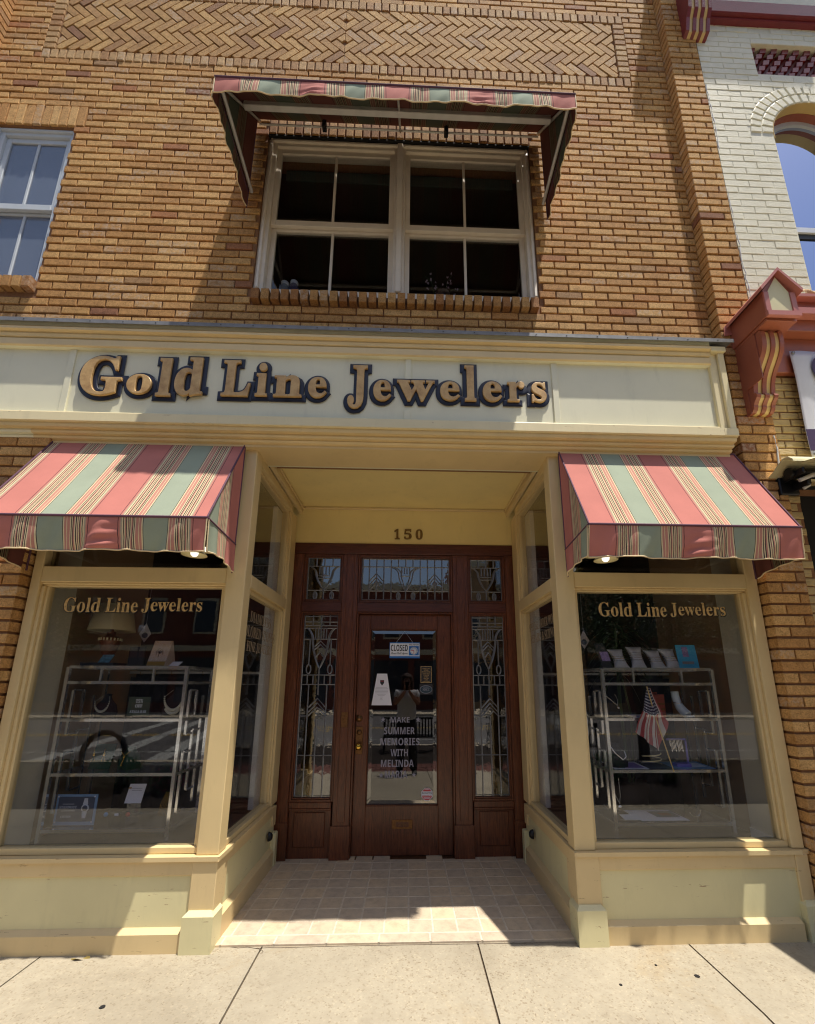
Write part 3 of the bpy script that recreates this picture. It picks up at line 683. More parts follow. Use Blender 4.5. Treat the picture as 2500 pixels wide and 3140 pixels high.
wide = [[(-1, .2), (1, .2)], [(-1, .78), (1, .78)]]+[[(-1+2*i/12, 0), (-1+2*i/12, .2)] for i in range(1, 12)]+[[(-1+2*i/12, .78), (-1+2*i/12, 1)] for i in range(1, 12)]
wide += [[(-1+2*i/12, .2), (-1+2*i/12, .78)] for i in (1, 2, 3, 4, 8, 9, 10, 11)]
for cc in (-.667, .667):
    wide += [[(cc-.16, .55), (cc, .36), (cc+.16, .55)], [(cc-.16, .64), (cc, .45), (cc+.16, .64)], [(cc-.16, .78), (cc, .58), (cc+.16, .78)], [(cc, .53), (cc+.05, .6), (cc, .67), (cc-.05, .6), (cc, .53)]]
wide += harp(0, .17, .2, .78, .9)+[[(u, .2), (u, .36)] for u in (-.09, -.03, .03, .09)]+[[(-.12, .42), (.12, .42)], oval(-.167, .9, .04, .09), oval(.167, .9, .04, .09)]
leaded(-.4815, .4315, 2.2055, 2.6810, wide, 'wide leaded transom above the door')
# panels under the sidelights
for a, b in ((-1.0045, -.6405), (.5905, .9445)):
    part('kick_panel', 'oak', en, (a, b, YE+.03, YE+.08, .0, .4545), (a, b, YE+.004, YE+.06, .405, .4540), (a+.05, b-.05, YE+.018, YE+.03, .10, .37), (a, b, YE+.008, YE+.029, .385, .4045), bevel=.005)
part('door_casing', 'oak', en, (-.4815, -.465, YE+.02, YE+.10, .0, 2.1145), (.415, .4315, YE+.02, YE+.10, .0, 2.1145), (-.465, .415, YE+.02, YE+.10, 2.100, 2.1142), bevel=.003)
part('threshold', 'oldbrass', en, (-.481, .431, YE-.0, YE+.10, .0, .012))
# the door
dr = part('door', 'oak', en, (-.4640, -.352, YE+.065, YE+.11, .014, 2.098), (.284, .4140, YE+.065, YE+.11, .014, 2.098), (-.352, .284, YE+.066, YE+.11, 1.955, 2.098), (-.352, .284, YE+.066, YE+.11, .014, .405), (-.352, .284, YE+.068, YE+.10, .405, .413), (-.352, -.345, YE+.068, YE+.10, .413, 1.955), (.277, .284, YE+.068, YE+.10, .413, 1.955), (-.345, .277, YE+.068, YE+.10, 1.948, 1.955), label='glazed oak door', bevel=.003)
YD = YE+.088
part('door_pane', 'doorglass', dr, (-.345, .277, YD, YD+.005, .413, 1.948))
mb = MB()  # bevelled rim of the plate glass
for (ax, az, bx_, bz, cx, cz, dx, dz) in ((-.345, .413, .277, .413, .242, .446, -.310, .446), (-.345, 1.948, .277, 1.948, .242, 1.915, -.310, 1.915), (-.345, .413, -.345, 1.948, -.310, 1.915, -.310, .446), (.277, .413, .277, 1.948, .242, 1.915, .242, .446)):
    mb.add([(ax, YD-.0005, az), (bx_, YD-.0005, bz), (cx, YD-.0035, cz), (dx, YD-.0035, dz)], [(0, 1, 2, 3)])
mb.build('pane_bevel', 'leadglass', dr, recalc=False)
YF = YE+.065
mb = MB(); mb.box(-.457, -.393, YF-.005, YF, .832, 1.070); mb.lathe([(0, -.012), (.012, -.012), (.016, -.008), (.022, -.004), (.024, 0)], (-.425, YF-.004, 1.022), 20, axis='y'); mb.build('lock_plate', 'oldbrass', dr, bevel=.002)
mb = MB(); mb.lathe([(0, -.014), (.016, -.014), (.020, -.008), (.030, -.005), (.033, 0)], (-.433, YF, 1.141), 24, axis='y'); mb.build('deadbolt', 'oldbrass', dr)
mb = MB()
pr = []
for k in range(48):
    pass
vs = []; n = 48
for r_, h_, fl_ in ((.0, -.062, 0), (.014, -.062, 0), (.022, -.056, .10), (.029, -.045, .14), (.026, -.034, .12), (.012, -.026, 0), (.010, -.005, 0)):
    for k in range(n):
        g = 2*math.pi*k/n; rr = r_*(1+fl_*math.cos(6*g)); vs.append((-.425+rr*math.cos(g), YF-.005+h_, .903+rr*math.sin(g)))
mb.add(vs, [(i*n+k, i*n+(k+1) % n, (i+1)*n+(k+1) % n, (i+1)*n+k) for i in range(6) for k in range(n)], smooth=True); mb.build('door_knob', 'brass', dr)
mb = MB(); mb.box(-.120, .060, YF-.004, YF, .222, .296); mb.build('letter_slot', 'oldbrass', dr, bevel=.002)
mb = MB(); mb.box(-.092, .034, YF-.009, YF-.004, .234, .286, 0); mb.box(-.085, .027, YF-.0095, YF-.009, .241, .279, 1); glyphs(mb, serif('LETTERS'), -.070, .012, .252, .268, FRONT(YF-.0115), .002, 0); mb.build('letter_flap', ['oldbrass', 'oak'], dr)
mb = MB(); mb.box(-.585, -.525, YE-.010, YE-.006, 1.07, 1.20); mb.lathe([(0, -.004), (.008, -.003), (.010, 0)], (-.555, YE-.010, 1.14), 12, axis='y'); mb.build('bell_plate', 'oldbrass', en, bevel=.002)

# ------------------------------------------------------------------ raised letters of the shop name
kx = lambda x: x*1.0115; kz = lambda z: 1.45+(z-1.45)*1.0115
LET = [('G', -2.323, -1.992, 3.366, 3.727), ('o', -1.998, -1.786, 3.385, 3.586), ('l', -1.793, -1.647, 3.373, 3.723), ('d', -1.674, -1.432, 3.377, 3.735),
       ('L', -1.347, -1.104, 3.387, 3.721), ('i', -1.112, -.985, 3.393, 3.705), ('n', -.985, -.744, 3.392, 3.610), ('e', -.745, -.570, 3.390, 3.601),
       ('J', -.466, -.285, 3.313, 3.708), ('e', -.286, -.114, 3.379, 3.590), ('w', -.118, .195, 3.384, 3.596), ('e', .190, .376, 3.393, 3.593), ('l', .368, .493, 3.395, 3.732), ('e', .497, .680, 3.395, 3.602), ('r', .675, .845, 3.400, 3.608), ('s', .850, 1.002, 3.398, 3.606)]
sg = thing('shop_name_sign', 'large gold letters on navy backing spelling Gold Line Jewelers across the sign board', 'sign', (-.65, -.05, 3.3))
for ch, x0, x1, z0, z1 in LET:
    x0, x1, z0, z1 = kx(x0), kx(x1), kz(z0), kz(z1); m_ = .022
    mb = MB(); glyphs(mb, serif(ch), x0-.006, x1+.010, z0-.007, z1+.005, FRONT(-.0645), .0145, 0, bev=.085, ext=.01)
    b = mb.build('letter', 'navy', sg, recalc=False); b['label'] = 'raised letter %s' % ch
    mb = MB(); glyphs(mb, serif(ch), x0+m_+.003, x1-m_+.003, z0+m_-.001, z1-m_-.001, FRONT(-.083), .0185, 0, bev=.012, off=.003, ext=.02)
    mb.build('letter_face', 'gold', b, recalc=False)
M['numeral'] = plain('tarnished_bronze', lin((134, 106, 62)), .45, .5, .2, 60)
hn = thing('house_number', 'bronze house number 150 on the ochre frieze above the door', 'number', (0, 1.215, 2.84))
for ch, a, b in (('1', -.142, -.085), ('5', -.045, .032), ('0', .070, .141)):
    mb = MB(); glyphs(mb, serif(ch), a, b, 2.838, 2.945, FRONT(1.209), .010, 0, bev=.01, ext=.02); mb.build('numeral', 'numeral', hn, recalc=False)

# gold leaf lettering on the glass
def gold_name(a, b, z0, z1, y, lab):
    def f(mb):
        words_ = [('Gold', 0, .262), ('Line', .300, .532), ('Jewelers', .562, 1)]
        for w_, p, q in words_:
            j = .20 if w_[0] == 'J' else 0
            zz0 = z0-(z1-z0)*j*0
            glyphs(mb, serif(w_), a+(b-a)*p, a+(b-a)*q, zz0, z1, FRONT(y-.0006), .0004, 0)
            glyphs(mb, serif(w_), a+(b-a)*p-.004, a+(b-a)*q+.006, zz0-.006, z1+.002, FRONT(y-.0001), .0004, 1, bev=.03)
    return one('window_lettering', f, ['goldleaf', 'black'], lab, 'lettering', 'gold shop names on the display windows')
gold_name(-2.275, -1.375, 1.905, 2.005, .0988, 'gold leaf shop name on the left display window')
gold_name(1.318, 2.215, 1.905, 2.005, .0988, 'gold leaf shop name on the right display window')
M['dulltext'] = plain('dull_gold_text', lin((150, 130, 104)), .6, 0, .1)
def side_text(lines, xin, sgn, lab):
    def f(mb):
        for tx, y0, y1, z0, z1 in lines:
            if sgn < 0: fn = lambda u, v, w: (xin-w, u, v)
            else: fn = lambda u, v, w: (xin+w, y0+y1-u, v)
            glyphs(mb, serif(tx), y0, y1, z0, z1, fn, .0005, 0)
    return one('window_lettering', f, 'dulltext', lab, 'lettering', 'service lists on the entry side windows')
side_text([('DIAMONDS', .32, .78, 1.885, 1.965), ('COLORED STONES', .18, .90, 1.775, 1.855), ('FINE JEWELRY', .30, .84, 1.665, 1.745)], -1.1318, -1, 'small gold text Diamonds Colored Stones Fine Jewelry on the left side window')
side_text([('SPECIAL ORDER WORK', .20, .88, 1.885, 1.955), ('REPAIRS & SIZING', .26, .86, 1.785, 1.855)], 1.0592, 1, 'small gold text about order work and sizing on the right side window')

# ------------------------------------------------------------------ things on the door
YP = YD-.0015
M['paper'] = plain('white_paper', lin((232, 231, 242)), .7, 0, .02); M['ink'] = plain('black_ink', (.02, .02, .025), .6); M['blue'] = plain('sign_blue', lin((36, 110, 190)), .5, 0, .05)
M['red'] = plain('sign_red', lin((196, 40, 50)), .5, 0, .05); M['palegrey'] = plain('pale_grey_print', lin((150, 150, 165)), .7); M['greyvinyl'] = plain('frosted_vinyl', lin((146, 144, 160)), .7, 0, .06)
M['cardwhite'] = plain('sign_white', lin((226, 230, 240)), .5, 0, .02)
cs = thing('closed_sign', 'small blue and white CLOSED sign hung by a cord on the door glass', 'sign', (-.024, YP, 1.69))
a, b, c, d = -.168, .119, 1.686, 1.835; ys = YP-.006
mb = MB(); mb.box(a, b, ys, ys+.003, c, d, 0); mb.box(a+.004, b-.004, ys-.0006, ys, c+.018, d-.010, 1); mb.build('sign_plate', ['blue', 'cardwhite'], cs)
mb = MB(); F = FRONT(ys-.0016)
glyphs(mb, bold('CLOSED'), a+.012, a+.172, 1.752, 1.812, F, .0008); glyphs(mb, bold('WILL RETURN'), a+.186, b-.010, 1.806, 1.818, F, .0008); glyphs(mb, script('Please Call Again'), a+.012, a+.170, 1.714, 1.742, F, .0008)
mb.build('sign_wording', 'ink', cs)
mb = MB(); mb.box(a+.184, b-.010, ys-.0012, ys-.0006, 1.712, 1.800, 0); mb.lathe([(0, -.0022), (.036, -.0022), (.036, -.0012)], (a+.184+.0465, ys, 1.756), 28, 1, axis='y')
for k in range(12):
    g = k*math.pi/6; mb.lathe([(0, -.0028), (.0035, -.0028), (.0035, -.002)], (a+.2305+.029*math.cos(g), ys, 1.756+.029*math.sin(g)), 6, 0, axis='y')
mb.build('clock_dial', ['blue', 'cardwhite'], cs)
mb = MB(); mb.box(a+.204, a+.232, ys-.0034, ys-.003, 1.754, 1.759); mb.box(a+.228, a+.233, ys-.0036, ys-.0032, 1.728, 1.758); mb.build('clock_hand', 'red', cs)
mb = MB(); mb.tube([(-.105, ys, 1.834), (-.026, ys, 1.940), (.052, ys, 1.834)], .0012, 5); mb.build('hanging_cord', 'cardwhite', cs)
def notice(b):
    b.prism([(-.325, 1.255), (-.138, 1.255), (-.187, 1.541), (-.280, 1.541)], lambda p, q, w: (p, YP-.004-.012*((p+.232)/.09)**2*0+w, q), 0, .0008, 0)
    y = YP-.0055
    b.prism([(-.232, 1.432), (-.214, 1.455), (-.214, 1.482), (-.250, 1.482), (-.250, 1.455)], lambda p, q, w: (p, y+w, q), 0, .001, 1)
    b.box(-.246, -.218, y-.0004, y, 1.470, 1.476, 3)
    for k, wd in enumerate((.05, .058, .06, .06, .058, .04, .030, .012, .010, .014)): b.box(-.236-wd/1.0, -.236+wd, y+.0002, y+.0009, 1.415-k*.0125, 1.4172-k*.0125, 2)
one('paper_notice', notice, ['paper', 'ink', 'palegrey', 'red'], 'white tapered paper notice with a dark badge taped to the door glass', 'notice')
def hours(b):
    b.box(.125, .233, YP-.002, YP-.0008, 1.455, 1.613, 0); y = YP-.0026
    b.box(.128, .230, y, YP-.002, 1.458, 1.610, 1); b.box(.132, .226, y-.0004, y, 1.462, 1.606, 0)
    G = FRONT(y-.0016)
    for tx, u0, u1, v in (('GOLD LINE', .146, .212, 1.588), ('JEWELERS', .158, .200, 1.574), ('BUSINESS HOURS', .140, .218, 1.558), ('TUESDAY FRIDAY', .146, .212, 1.540), ('9:30 5:30', .154, .204, 1.526), ('SATURDAY', .158, .200, 1.512), ('9:30 3:00', .156, .202, 1.498), ('CLOSED', .164, .194, 1.484), ('SUNDAY MONDAY', .146, .212, 1.470)):
        glyphs(b, serif(tx), u0, u1, v-.004, v+.005, G, .0006, 1)
one('hours_sticker', hours, ['ink', 'goldleaf'], 'small black and gold opening hours sticker at the door glass right edge', 'sticker')
M['teal'] = plain('dark_teal_print', lin((30, 60, 76)), .5)
def macc(b):
    def ell(rx, rz, y0, y1, mi): b.prism([(.178+rx*math.cos(i*math.pi/16), 1.398+rz*math.sin(i*math.pi/16)) for i in range(32)], lambda p, q, w: (p, w, q), y0, y1, mi)
    b.box(.118, .240, YP-.0012, YP-.0004, 1.352, 1.448, 2); ell(.058, .037, YP-.002, YP-.0012, 0); ell(.054, .033, YP-.0026, YP-.002, 1)
    glyphs(b, serif('MACC'), .146, .210, 1.386, 1.410, FRONT(YP-.0036), .0006, 0); glyphs(b, bold('MEMBER'), .152, .204, 1.416, 1.423, FRONT(YP-.0036), .0006, 0)
one('member_sticker', macc, ['palegrey', 'teal', 'ink'], 'small oval blue MACC sticker under the opening hours', 'sticker')
def sec(b):
    def oc(r, y0, y1, mi): b.prism([(.187+r*math.cos((i+.5)*math.pi/4)*.98, .494+r*math.sin((i+.5)*math.pi/4)*1.02) for i in range(8)], lambda p, q, w: (p, w, q), y0, y1, mi)
    oc(.055, YP-.002, YP-.0008, 0); oc(.050, YP-.0026, YP-.002, 1); b.box(.1395, .2345, YP-.0032, YP-.0026, .478, .518, 0)
    glyphs(b, bold('Security'), .142, .232, .494, .514, FRONT(YP-.0040), .0006, 2); glyphs(b, bold('Associates Inc'), .146, .228, .482, .489, FRONT(YP-.0040), .0006, 1)
    for v, w_ in ((.530, .022), (.464, .030), (.456, .024)): b.box(.187-w_, .187+w_, YP-.0032, YP-.0026, v, v+.004, 0)
one('security_sticker', sec, ['cardwhite', 'red', 'ink'], 'red and white octagonal Security sticker low on the door glass', 'sticker')
def mk(b):
    F = FRONT(YP-.001)
    for tx, u0, u1, v0, v1 in (('MAKE', -.148, .028, 1.103, 1.150), ('SUMMER', -.205, .075, 1.000, 1.062), ('MEMORIES', -.235, .118, .905, .968), ('WITH', -.142, .014, .812, .872), ('MELINDA', -.226, .068, .722, .782), ('MARIA', -.190, .012, .628, .690)):
        glyphs(b, bold(tx), u0, u1, v0, v1, F, .0006)
    for cx, cz, r in ((-.216, 1.128, .026), (.106, 1.128, .026), (-.222, .652, .024), (.070, .655, .024)):
        b.prism([(cx+(r if i % 2 == 0 else r*.42)*math.sin(i*math.pi/5), cz+(r if i % 2 == 0 else r*.42)*math.cos(i*math.pi/5)) for i in range(10)], lambda p, q, w: (p, w, q), YP-.001, YP-.0004)
one('door_decal', mk, 'greyvinyl', 'grey vinyl MAKE SUMMER MEMORIES WITH MELINDA MARIA lettering on the door glass', 'decal')
for x, y, z, dx, lab in ((-1.083, .985, .268, .02, 'small round black door stop fitting low on the left entry wall'), (1.011, .915, .290, -.02, 'black doorbell button box low on the right entry wall')):
    def f(b, x=x, y=y, z=z, dx=dx):
        pr = [(0, dx*1.6), (.012, dx*1.6), (.020, dx), (.024, dx*.3), (.024, 0)]
        n = 18; vs = []
        for r, h in pr:
            for k in range(n): g = 2*math.pi*k/n; vs.append((x+h, y+r*math.cos(g), z+r*1.5*math.sin(g)))
        b.add(vs, [(i*n+k, i*n+(k+1) % n, (i+1)*n+(k+1) % n, (i+1)*n+k) for i in range(4) for k in range(n)], smooth=True)
    one('wall_button', f, 'black', lab, 'fitting')

# ------------------------------------------------------------------ awnings
def awning(x0, x1, ytop, ztop, yf, zf, drop, zb, lab, name='window_awning', xc=None, under=False, seams=()):
    """ztop on the wall, (yf,zf) the front bar, valance drop, zb where the side returns to the wall"""
    xc = (x0+x1)/2 if xc is None else xc
    r = thing(name, lab, 'awning', ((x0+x1)/2, 0, zf), 'striped canvas awnings on the facade')
    CV = ['canvas', 'canvasshade']; wv = .45 if under else 1.0
    def sagged(u, v):
        return (x0+(x1-x0)*u, ytop+(yf-ytop)*v-.0, ztop+(zf-ztop)*v-.010*math.sin(math.pi*v)*(.6+.4*math.sin(math.pi*u)))
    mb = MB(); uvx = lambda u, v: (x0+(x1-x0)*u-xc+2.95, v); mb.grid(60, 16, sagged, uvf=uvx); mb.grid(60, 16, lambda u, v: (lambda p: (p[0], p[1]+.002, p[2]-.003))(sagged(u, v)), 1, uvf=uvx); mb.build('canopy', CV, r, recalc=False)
    def val(u, v):
        x = x0+(x1-x0)*u; g = .012*math.sin(u*(x1-x0)*13+1.3)+.008*math.sin(u*(x1-x0)*31+v*2)+.005*math.sin(u*(x1-x0)*57+v*5)
        for sx_ in seams:
            e = (x-sx_)/.05; g += -.016*math.exp(-e*e)*(.6+.5*math.sin(v*16)) + .006*math.sin(v*20+e)*math.exp(-e*e/4)
        g *= wv
        return (x+.006*math.sin(u*(x1-x0)*17)*v, yf-.004+v*(.034 if not under else -.004)+g*v**.8-.016*v*(1-v), zf-.008-(drop-.008)*v+.004*math.sin(u*(x1-x0)*9)*v)
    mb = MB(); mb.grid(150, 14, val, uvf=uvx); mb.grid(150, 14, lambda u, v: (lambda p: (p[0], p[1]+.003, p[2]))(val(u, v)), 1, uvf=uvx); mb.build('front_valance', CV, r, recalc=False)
    mb = MB(); mb.tube([Vector(val(i/90, 1))+Vector((0, -.002, 0)) for i in range(91)], .0045, 5); mb.tube([val(0, j/10) for j in range(11)], .004, 5); mb.tube([val(1, j/10) for j in range(11)], .004, 5); mb.build('hem', 'hem', r)
    for xs, sg_ in ((x0, -1), (x1, 1)):
        # side cheek: fan between the roof edge and the lower edge
        def ck(u, v):
            y = ytop+(yf-ytop)*u; zt = ztop+(zf-ztop)*u; zl = zb+(zf-zb)*u
            return (xs+sg_*.002*math.sin(y*40), y, zt+(zl-zt)*v)
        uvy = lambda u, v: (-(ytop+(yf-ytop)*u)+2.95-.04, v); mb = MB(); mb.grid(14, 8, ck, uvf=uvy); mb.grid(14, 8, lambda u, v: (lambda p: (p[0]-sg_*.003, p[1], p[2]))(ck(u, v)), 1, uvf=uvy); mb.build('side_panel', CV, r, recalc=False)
        def sk(u, v):
            y = ytop+(yf+.012-ytop)*u; zl = zb+(zf-zb)*u
            w = .007*math.sin(y*55+xs)*v+.006*math.sin(y*23)*v
            return (xs+sg_*(.004+.006*v)+w, y+.02*v*(1-u)*0+.012*v*u, zl-.002-(drop-.006)*v+(.02*math.sin(math.pi*u))*v)
        mb = MB(); mb.grid(30, 8, sk, uvf=uvy); mb.grid(30, 8, lambda u, v: (lambda p: (p[0]-sg_*.003, p[1], p[2]))(sk(u, v)), 1, uvf=uvy); mb.build('side_valance', CV, r, recalc=False)
        mb = MB(); mb.tube([sk(i/20, 1) for i in range(21)], .0045, 5); mb.tube([sk(1, j/8) for j in range(9)], .004, 5); mb.build('hem', 'hem', r)
        mb = MB(); mb.tube([(xs, ytop, ztop+.002), (xs, yf, zf+.003)], .006, 6); mb.tube([(xs+sg_*.003, yf, zf), (xs+sg_*.003, ytop, zb)], .006, 6); mb.tube([(xs, ytop-.002, ztop), (xs, ytop-.002, zb-drop)], .006, 6); mb.build('binding', 'binding', r)
    mb = MB(); mb.tube([(x0-.003, yf-.004, zf), (x1+.003, yf-.004, zf)], .008, 8); mb.build('binding', 'binding', r)
    mb = MB(); mb.tube([(x0, ytop-.004, ztop), (x1, ytop-.004, ztop)], .007, 6); mb.build('binding', 'binding', r)
    i = .028
    mb = MB(); mb.box(x0+i, x1-i, yf+.012, yf+.037, zf-.034, zf-.009)
    mb.build('front_bar', 'alu', r, bevel=.003)
    for xs in (x0+i, x1-i):
        mb = MB(); mb.tube([(xs, ytop+.0, zb+.012), (xs, yf+.03, zf-.018)], .015, 4); mb.build('side_arm', 'alu', r)
        mb = MB(); mb.tube([(xs, ytop+.0, ztop-.03), (xs, yf+.035, zf-.012)], .011, 4); mb.build('rafter', 'alu', r)
    if under:
        ym = yf*.47; zm = ztop+(zf-ztop)*((ym-ytop)/(yf-ytop))-.055
        mb = MB(); mb.box(x0+i+.02, x1-i-.02, ym-.02, ym+.02, zm-.024, zm+.024); mb.build('cross_bar', 'alu', r, bevel=.004)
        mb = MB(); xm = (x0+x1)/2; mb.tube([(xm, ym, zm+.02), (xm, yf+.03, zf-.015)], .009, 6); mb.tube([(xm, ym, zm), (xm, ytop-.01, ztop-.10)], .009, 6); mb.build('rafter', 'alu', r)
        mb = MB(); mb.box(x0+i, x1-i, ytop-.016, ytop-.004, ztop-.085, ztop-.075); mb.build('wall_rod', 'white', r)
        for xk in (x0+.60, x1-.86):
            mb = MB(); mb.box(xk-.018, xk+.018, ytop-.05, ytop+.0, ztop-.13, ztop-.05); mb.tube([(xk, ytop-.05, ztop-.065), (xk, ytop-.062, ztop-.085), (xk, ytop-.05, ztop-.11)], .009, 6); mb.build('wall_clip', 'black', r, bevel=.004)
    return r
awning(-2.487, -1.166, .015, 3.108, -.392, 2.386, .196, 2.360, 'striped red and green awning over the left display window', xc=-1.749, seams=(-1.749,))
awning(1.086, 2.402, .015, 3.110, -.370, 2.392, .196, 2.356, 'striped red and green awning over the right display window', xc=1.7515, seams=(1.7515,))
awning(-1.375, 1.158, .045, 6.33, -.600, 5.562, .150, 5.470, 'wide striped awning over the paired upstairs window', xc=-.1075, under=True, seams=(-.6975, .4825))
M['lampcream'] = plain('cream_lamp_enamel', lin((196, 184, 140)), .4, 0, .08, 40)
M['bulb'] = plain('white_bulb', (.95, .92, .82), .3, 0, .01, 5, emit=.9)
def flood(x, x2, lab):
    r = thing('flood_light', lab, 'light', (x, -.12, 2.24), 'twin lamps under the awnings')
    mb = MB(); mb.tube([(x, .045, 2.42), (x, -.02, 2.42), (x, -.07, 2.40), (x, -.10, 2.34)], .010, 8); mb.lathe([(0, -.006), (.035, -.006), (.040, 0)], (x, .046, 2.42), 16, axis='y'); mb.build('lamp_arm', 'lampcream', r)
    for xx, yy, zz in ((x, -.13, 2.238), (x2, -.085, 2.285)):
        mb = MB(); mb.lathe([(.0, .105), (.020, .100), (.026, .06), (.036, .040), (.072, .006), (.075, 0), (.070, .003), (.034, .034), (.02, .045)], (xx, yy, zz), 28); s_ = mb.build('lamp_shade', 'lampcream', r, recalc=False)
        mb = MB(); mb.lathe([(0, -.010), (.012, -.008), (.022, .004), (.024, .02), (.012, .045), (0, .05)], (xx, yy, zz), 18); mb.build('bulb', 'bulb', s_)
flood(-1.350, -1.298, 'cream twin floodlight peeking from under the left awning')
flood(1.288, 1.240, 'cream twin floodlight peeking from under the right awning')

# ------------------------------------------------------------------ ground
t = NT('entry_tile'); a_ = t.n('Attribute', attribute_name='rnd'); sp_ = t.n('SeparateColor'); t.l(a_.outputs['Color'], sp_.inputs[0])
c = t.ramp(sp_.outputs[0], [(0, lin((194, 179, 158))), (.5, lin((202, 185, 160))), (1, lin((210, 190, 160)))]).outputs[0]
c = t.mix(.7, c, t.ramp(t.noise(18, 6, .7).outputs[0], [(.32, (.72, .70, .70)), (.52, (1.0, .99, .98)), (.75, (1.14, 1.10, 1.04))]).outputs[0], 'MULTIPLY')
c = t.mix(.6, c, t.ramp(t.noise(5, 5, .7).outputs[0], [(.35, (.86, .84, .82)), (.6, (1, 1, 1))]).outputs[0], 'MULTIPLY')
t.col(c); t.rough(.55); t.bump(t.noise(60, 4, .6).outputs[0], .0015, .7); M['tile'] = t.m
M['grout'] = plain('tile_grout', lin((206, 193, 172)), .9, 0, .12, 40)
mb = MB(); TS = .148; TD = .1435; g = .0042
for i in range(-1, 16):
    for j in range(8):
        x0_ = max(-1.012+TS*(i-1)+g, -1.088); x1_ = min(-1.012+TS*i-g, 1.016); y0_ = .153+TD*j+g; y1_ = min(.153+TD*(j+1)-g, 1.32)
        if x1_-x0_ > .01: mb.box(x0_, x1_, y0_, y1_, -.004, .012+(random.random()-.5)*.0012)
for i in range(-1, 8):
    x0_ = max(-1.038+.297*i+g, -1.10); x1_ = min(-1.038+.297*(i+1)-g, 1.03)
    if x1_-x0_ > .02: mb.box(x0_, x1_, .066, .153-g, -.004, .012)
struct(mb.build('entry_floor_tiles', 'tile', bevel=.002))
struct(part('entry_floor', 'grout', None, (-1.2, 1.13, .072, 1.32, -.1, .0108)))

def concrete(name, base, speck=.5):
    t = NT(name)
    n1 = t.noise(1.3, 5, .6); n2 = t.noise(240, 3, .6); n3 = t.noise(16, 5, .7)
    c = t.ramp(n1.outputs[0], [(.3, tuple(v*.90 for v in base)), (.7, tuple(v*1.05 for v in base))]).outputs[0]
    c = t.mix(.8, c, t.ramp(n3.outputs[0], [(.3, (.90, .88, .86)), (.7, (1.05, 1.05, 1.05))]).outputs[0], 'MULTIPLY')
    v = t.n('TexVoronoi'); v.inputs['Scale'].default_value = 120; t.l(t.coord(), v.inputs['Vector'])
    s1 = t.n('SeparateColor'); t.l(v.outputs['Color'], s1.inputs[0])
    dark = t.ramp(s1.outputs[0], [(0, (.72, .66, .60)), (.08, (.86, .82, .77)), (.16, (1, 1, 1)), (.9, (1.06, 1.05, 1.03)), (1, (1.22, 1.2, 1.16))]).outputs[0]
    msk = t.ramp(t.noise(2.2, 4).outputs[0], [(.35, (.35, .35, .35)), (.6, (1, 1, 1))]).outputs[0]
    c = t.mix(msk, c, t.mix(1.0, c, dark, 'MULTIPLY'))
    st = t.ramp(t.noise(1.1, 6, .7, None, .8).outputs[0], [(.40, (.88, .87, .86)), (.5, (1, 1, 1)), (.58, (1, 1, 1)), (.72, (.92, .84, .72))]).outputs[0]
    c = t.mix(.9, c, st, 'MULTIPLY')
    c = t.mix(t.ramp(n2.outputs[0], [(.62, (0, 0, 0)), (.75, (.5, .5, .5))]).outputs[0], c, tuple(v*.6 for v in base))
    t.col(c); t.rough(.85); t.bump(n2.outputs[0], .0015, .8); return t.m
M['concrete'] = concrete('sidewalk_concrete', lin((162, 153, 134)))
M['joint'] = plain('dirty_joint', lin((92, 78, 62)), .95, 0, .3, 50)
def gz(y): return 0 if y > -.5 else -.078*(-y-.5)          # the pavement falls away from the building
xs = [-9.3, -8.09, -6.88, -5.67, -4.46, -3.2, -1.972, -.802, .420, 1.626, 2.84, 4.05, 5.26, 6.47, 7.68, 9.0]; ys = [-3.5, -2.5, -1.47, .066]
mb = MB(); g = .005
for x0_, x1_ in zip(xs, xs[1:]):
    for y0_, y1_ in zip(ys, ys[1:]):
        Y_ = [y0_+g] + [y for y in (-.5,) if y0_ < y < y1_] + [y1_-(g if y1_ < 0 else 0)]
        for ya, yb in zip(Y_, Y_[1:]):
            mb.add([(x0_+g, ya, gz(ya)), (x1_-g, ya, gz(ya)), (x1_-g, yb, gz(yb)), (x0_+g, yb, gz(yb)), (x0_+g, ya, gz(ya)-.05), (x1_-g, ya, gz(ya)-.05), (x1_-g, yb, gz(yb)-.05), (x0_+g, yb, gz(yb)-.05)],
                   [(0, 1, 2, 3), (0, 4, 5, 1), (1, 5, 6, 2), (2, 6, 7, 3), (3, 7, 4, 0)])
struct(mb.build('sidewalk', 'concrete'))
mb = MB(); mb.add([(-9.3, .09, -.012), (9, .09, -.012), (9, -.5, -.012), (-9.3, -.5, -.012), (-9.3, -3.55, gz(-3.55)-.014), (9, -3.55, gz(-3.55)-.014)], [(0, 3, 2, 1), (3, 4, 5, 2)]); struct(mb.build('sidewalk_bedding', 'joint', recalc=False))
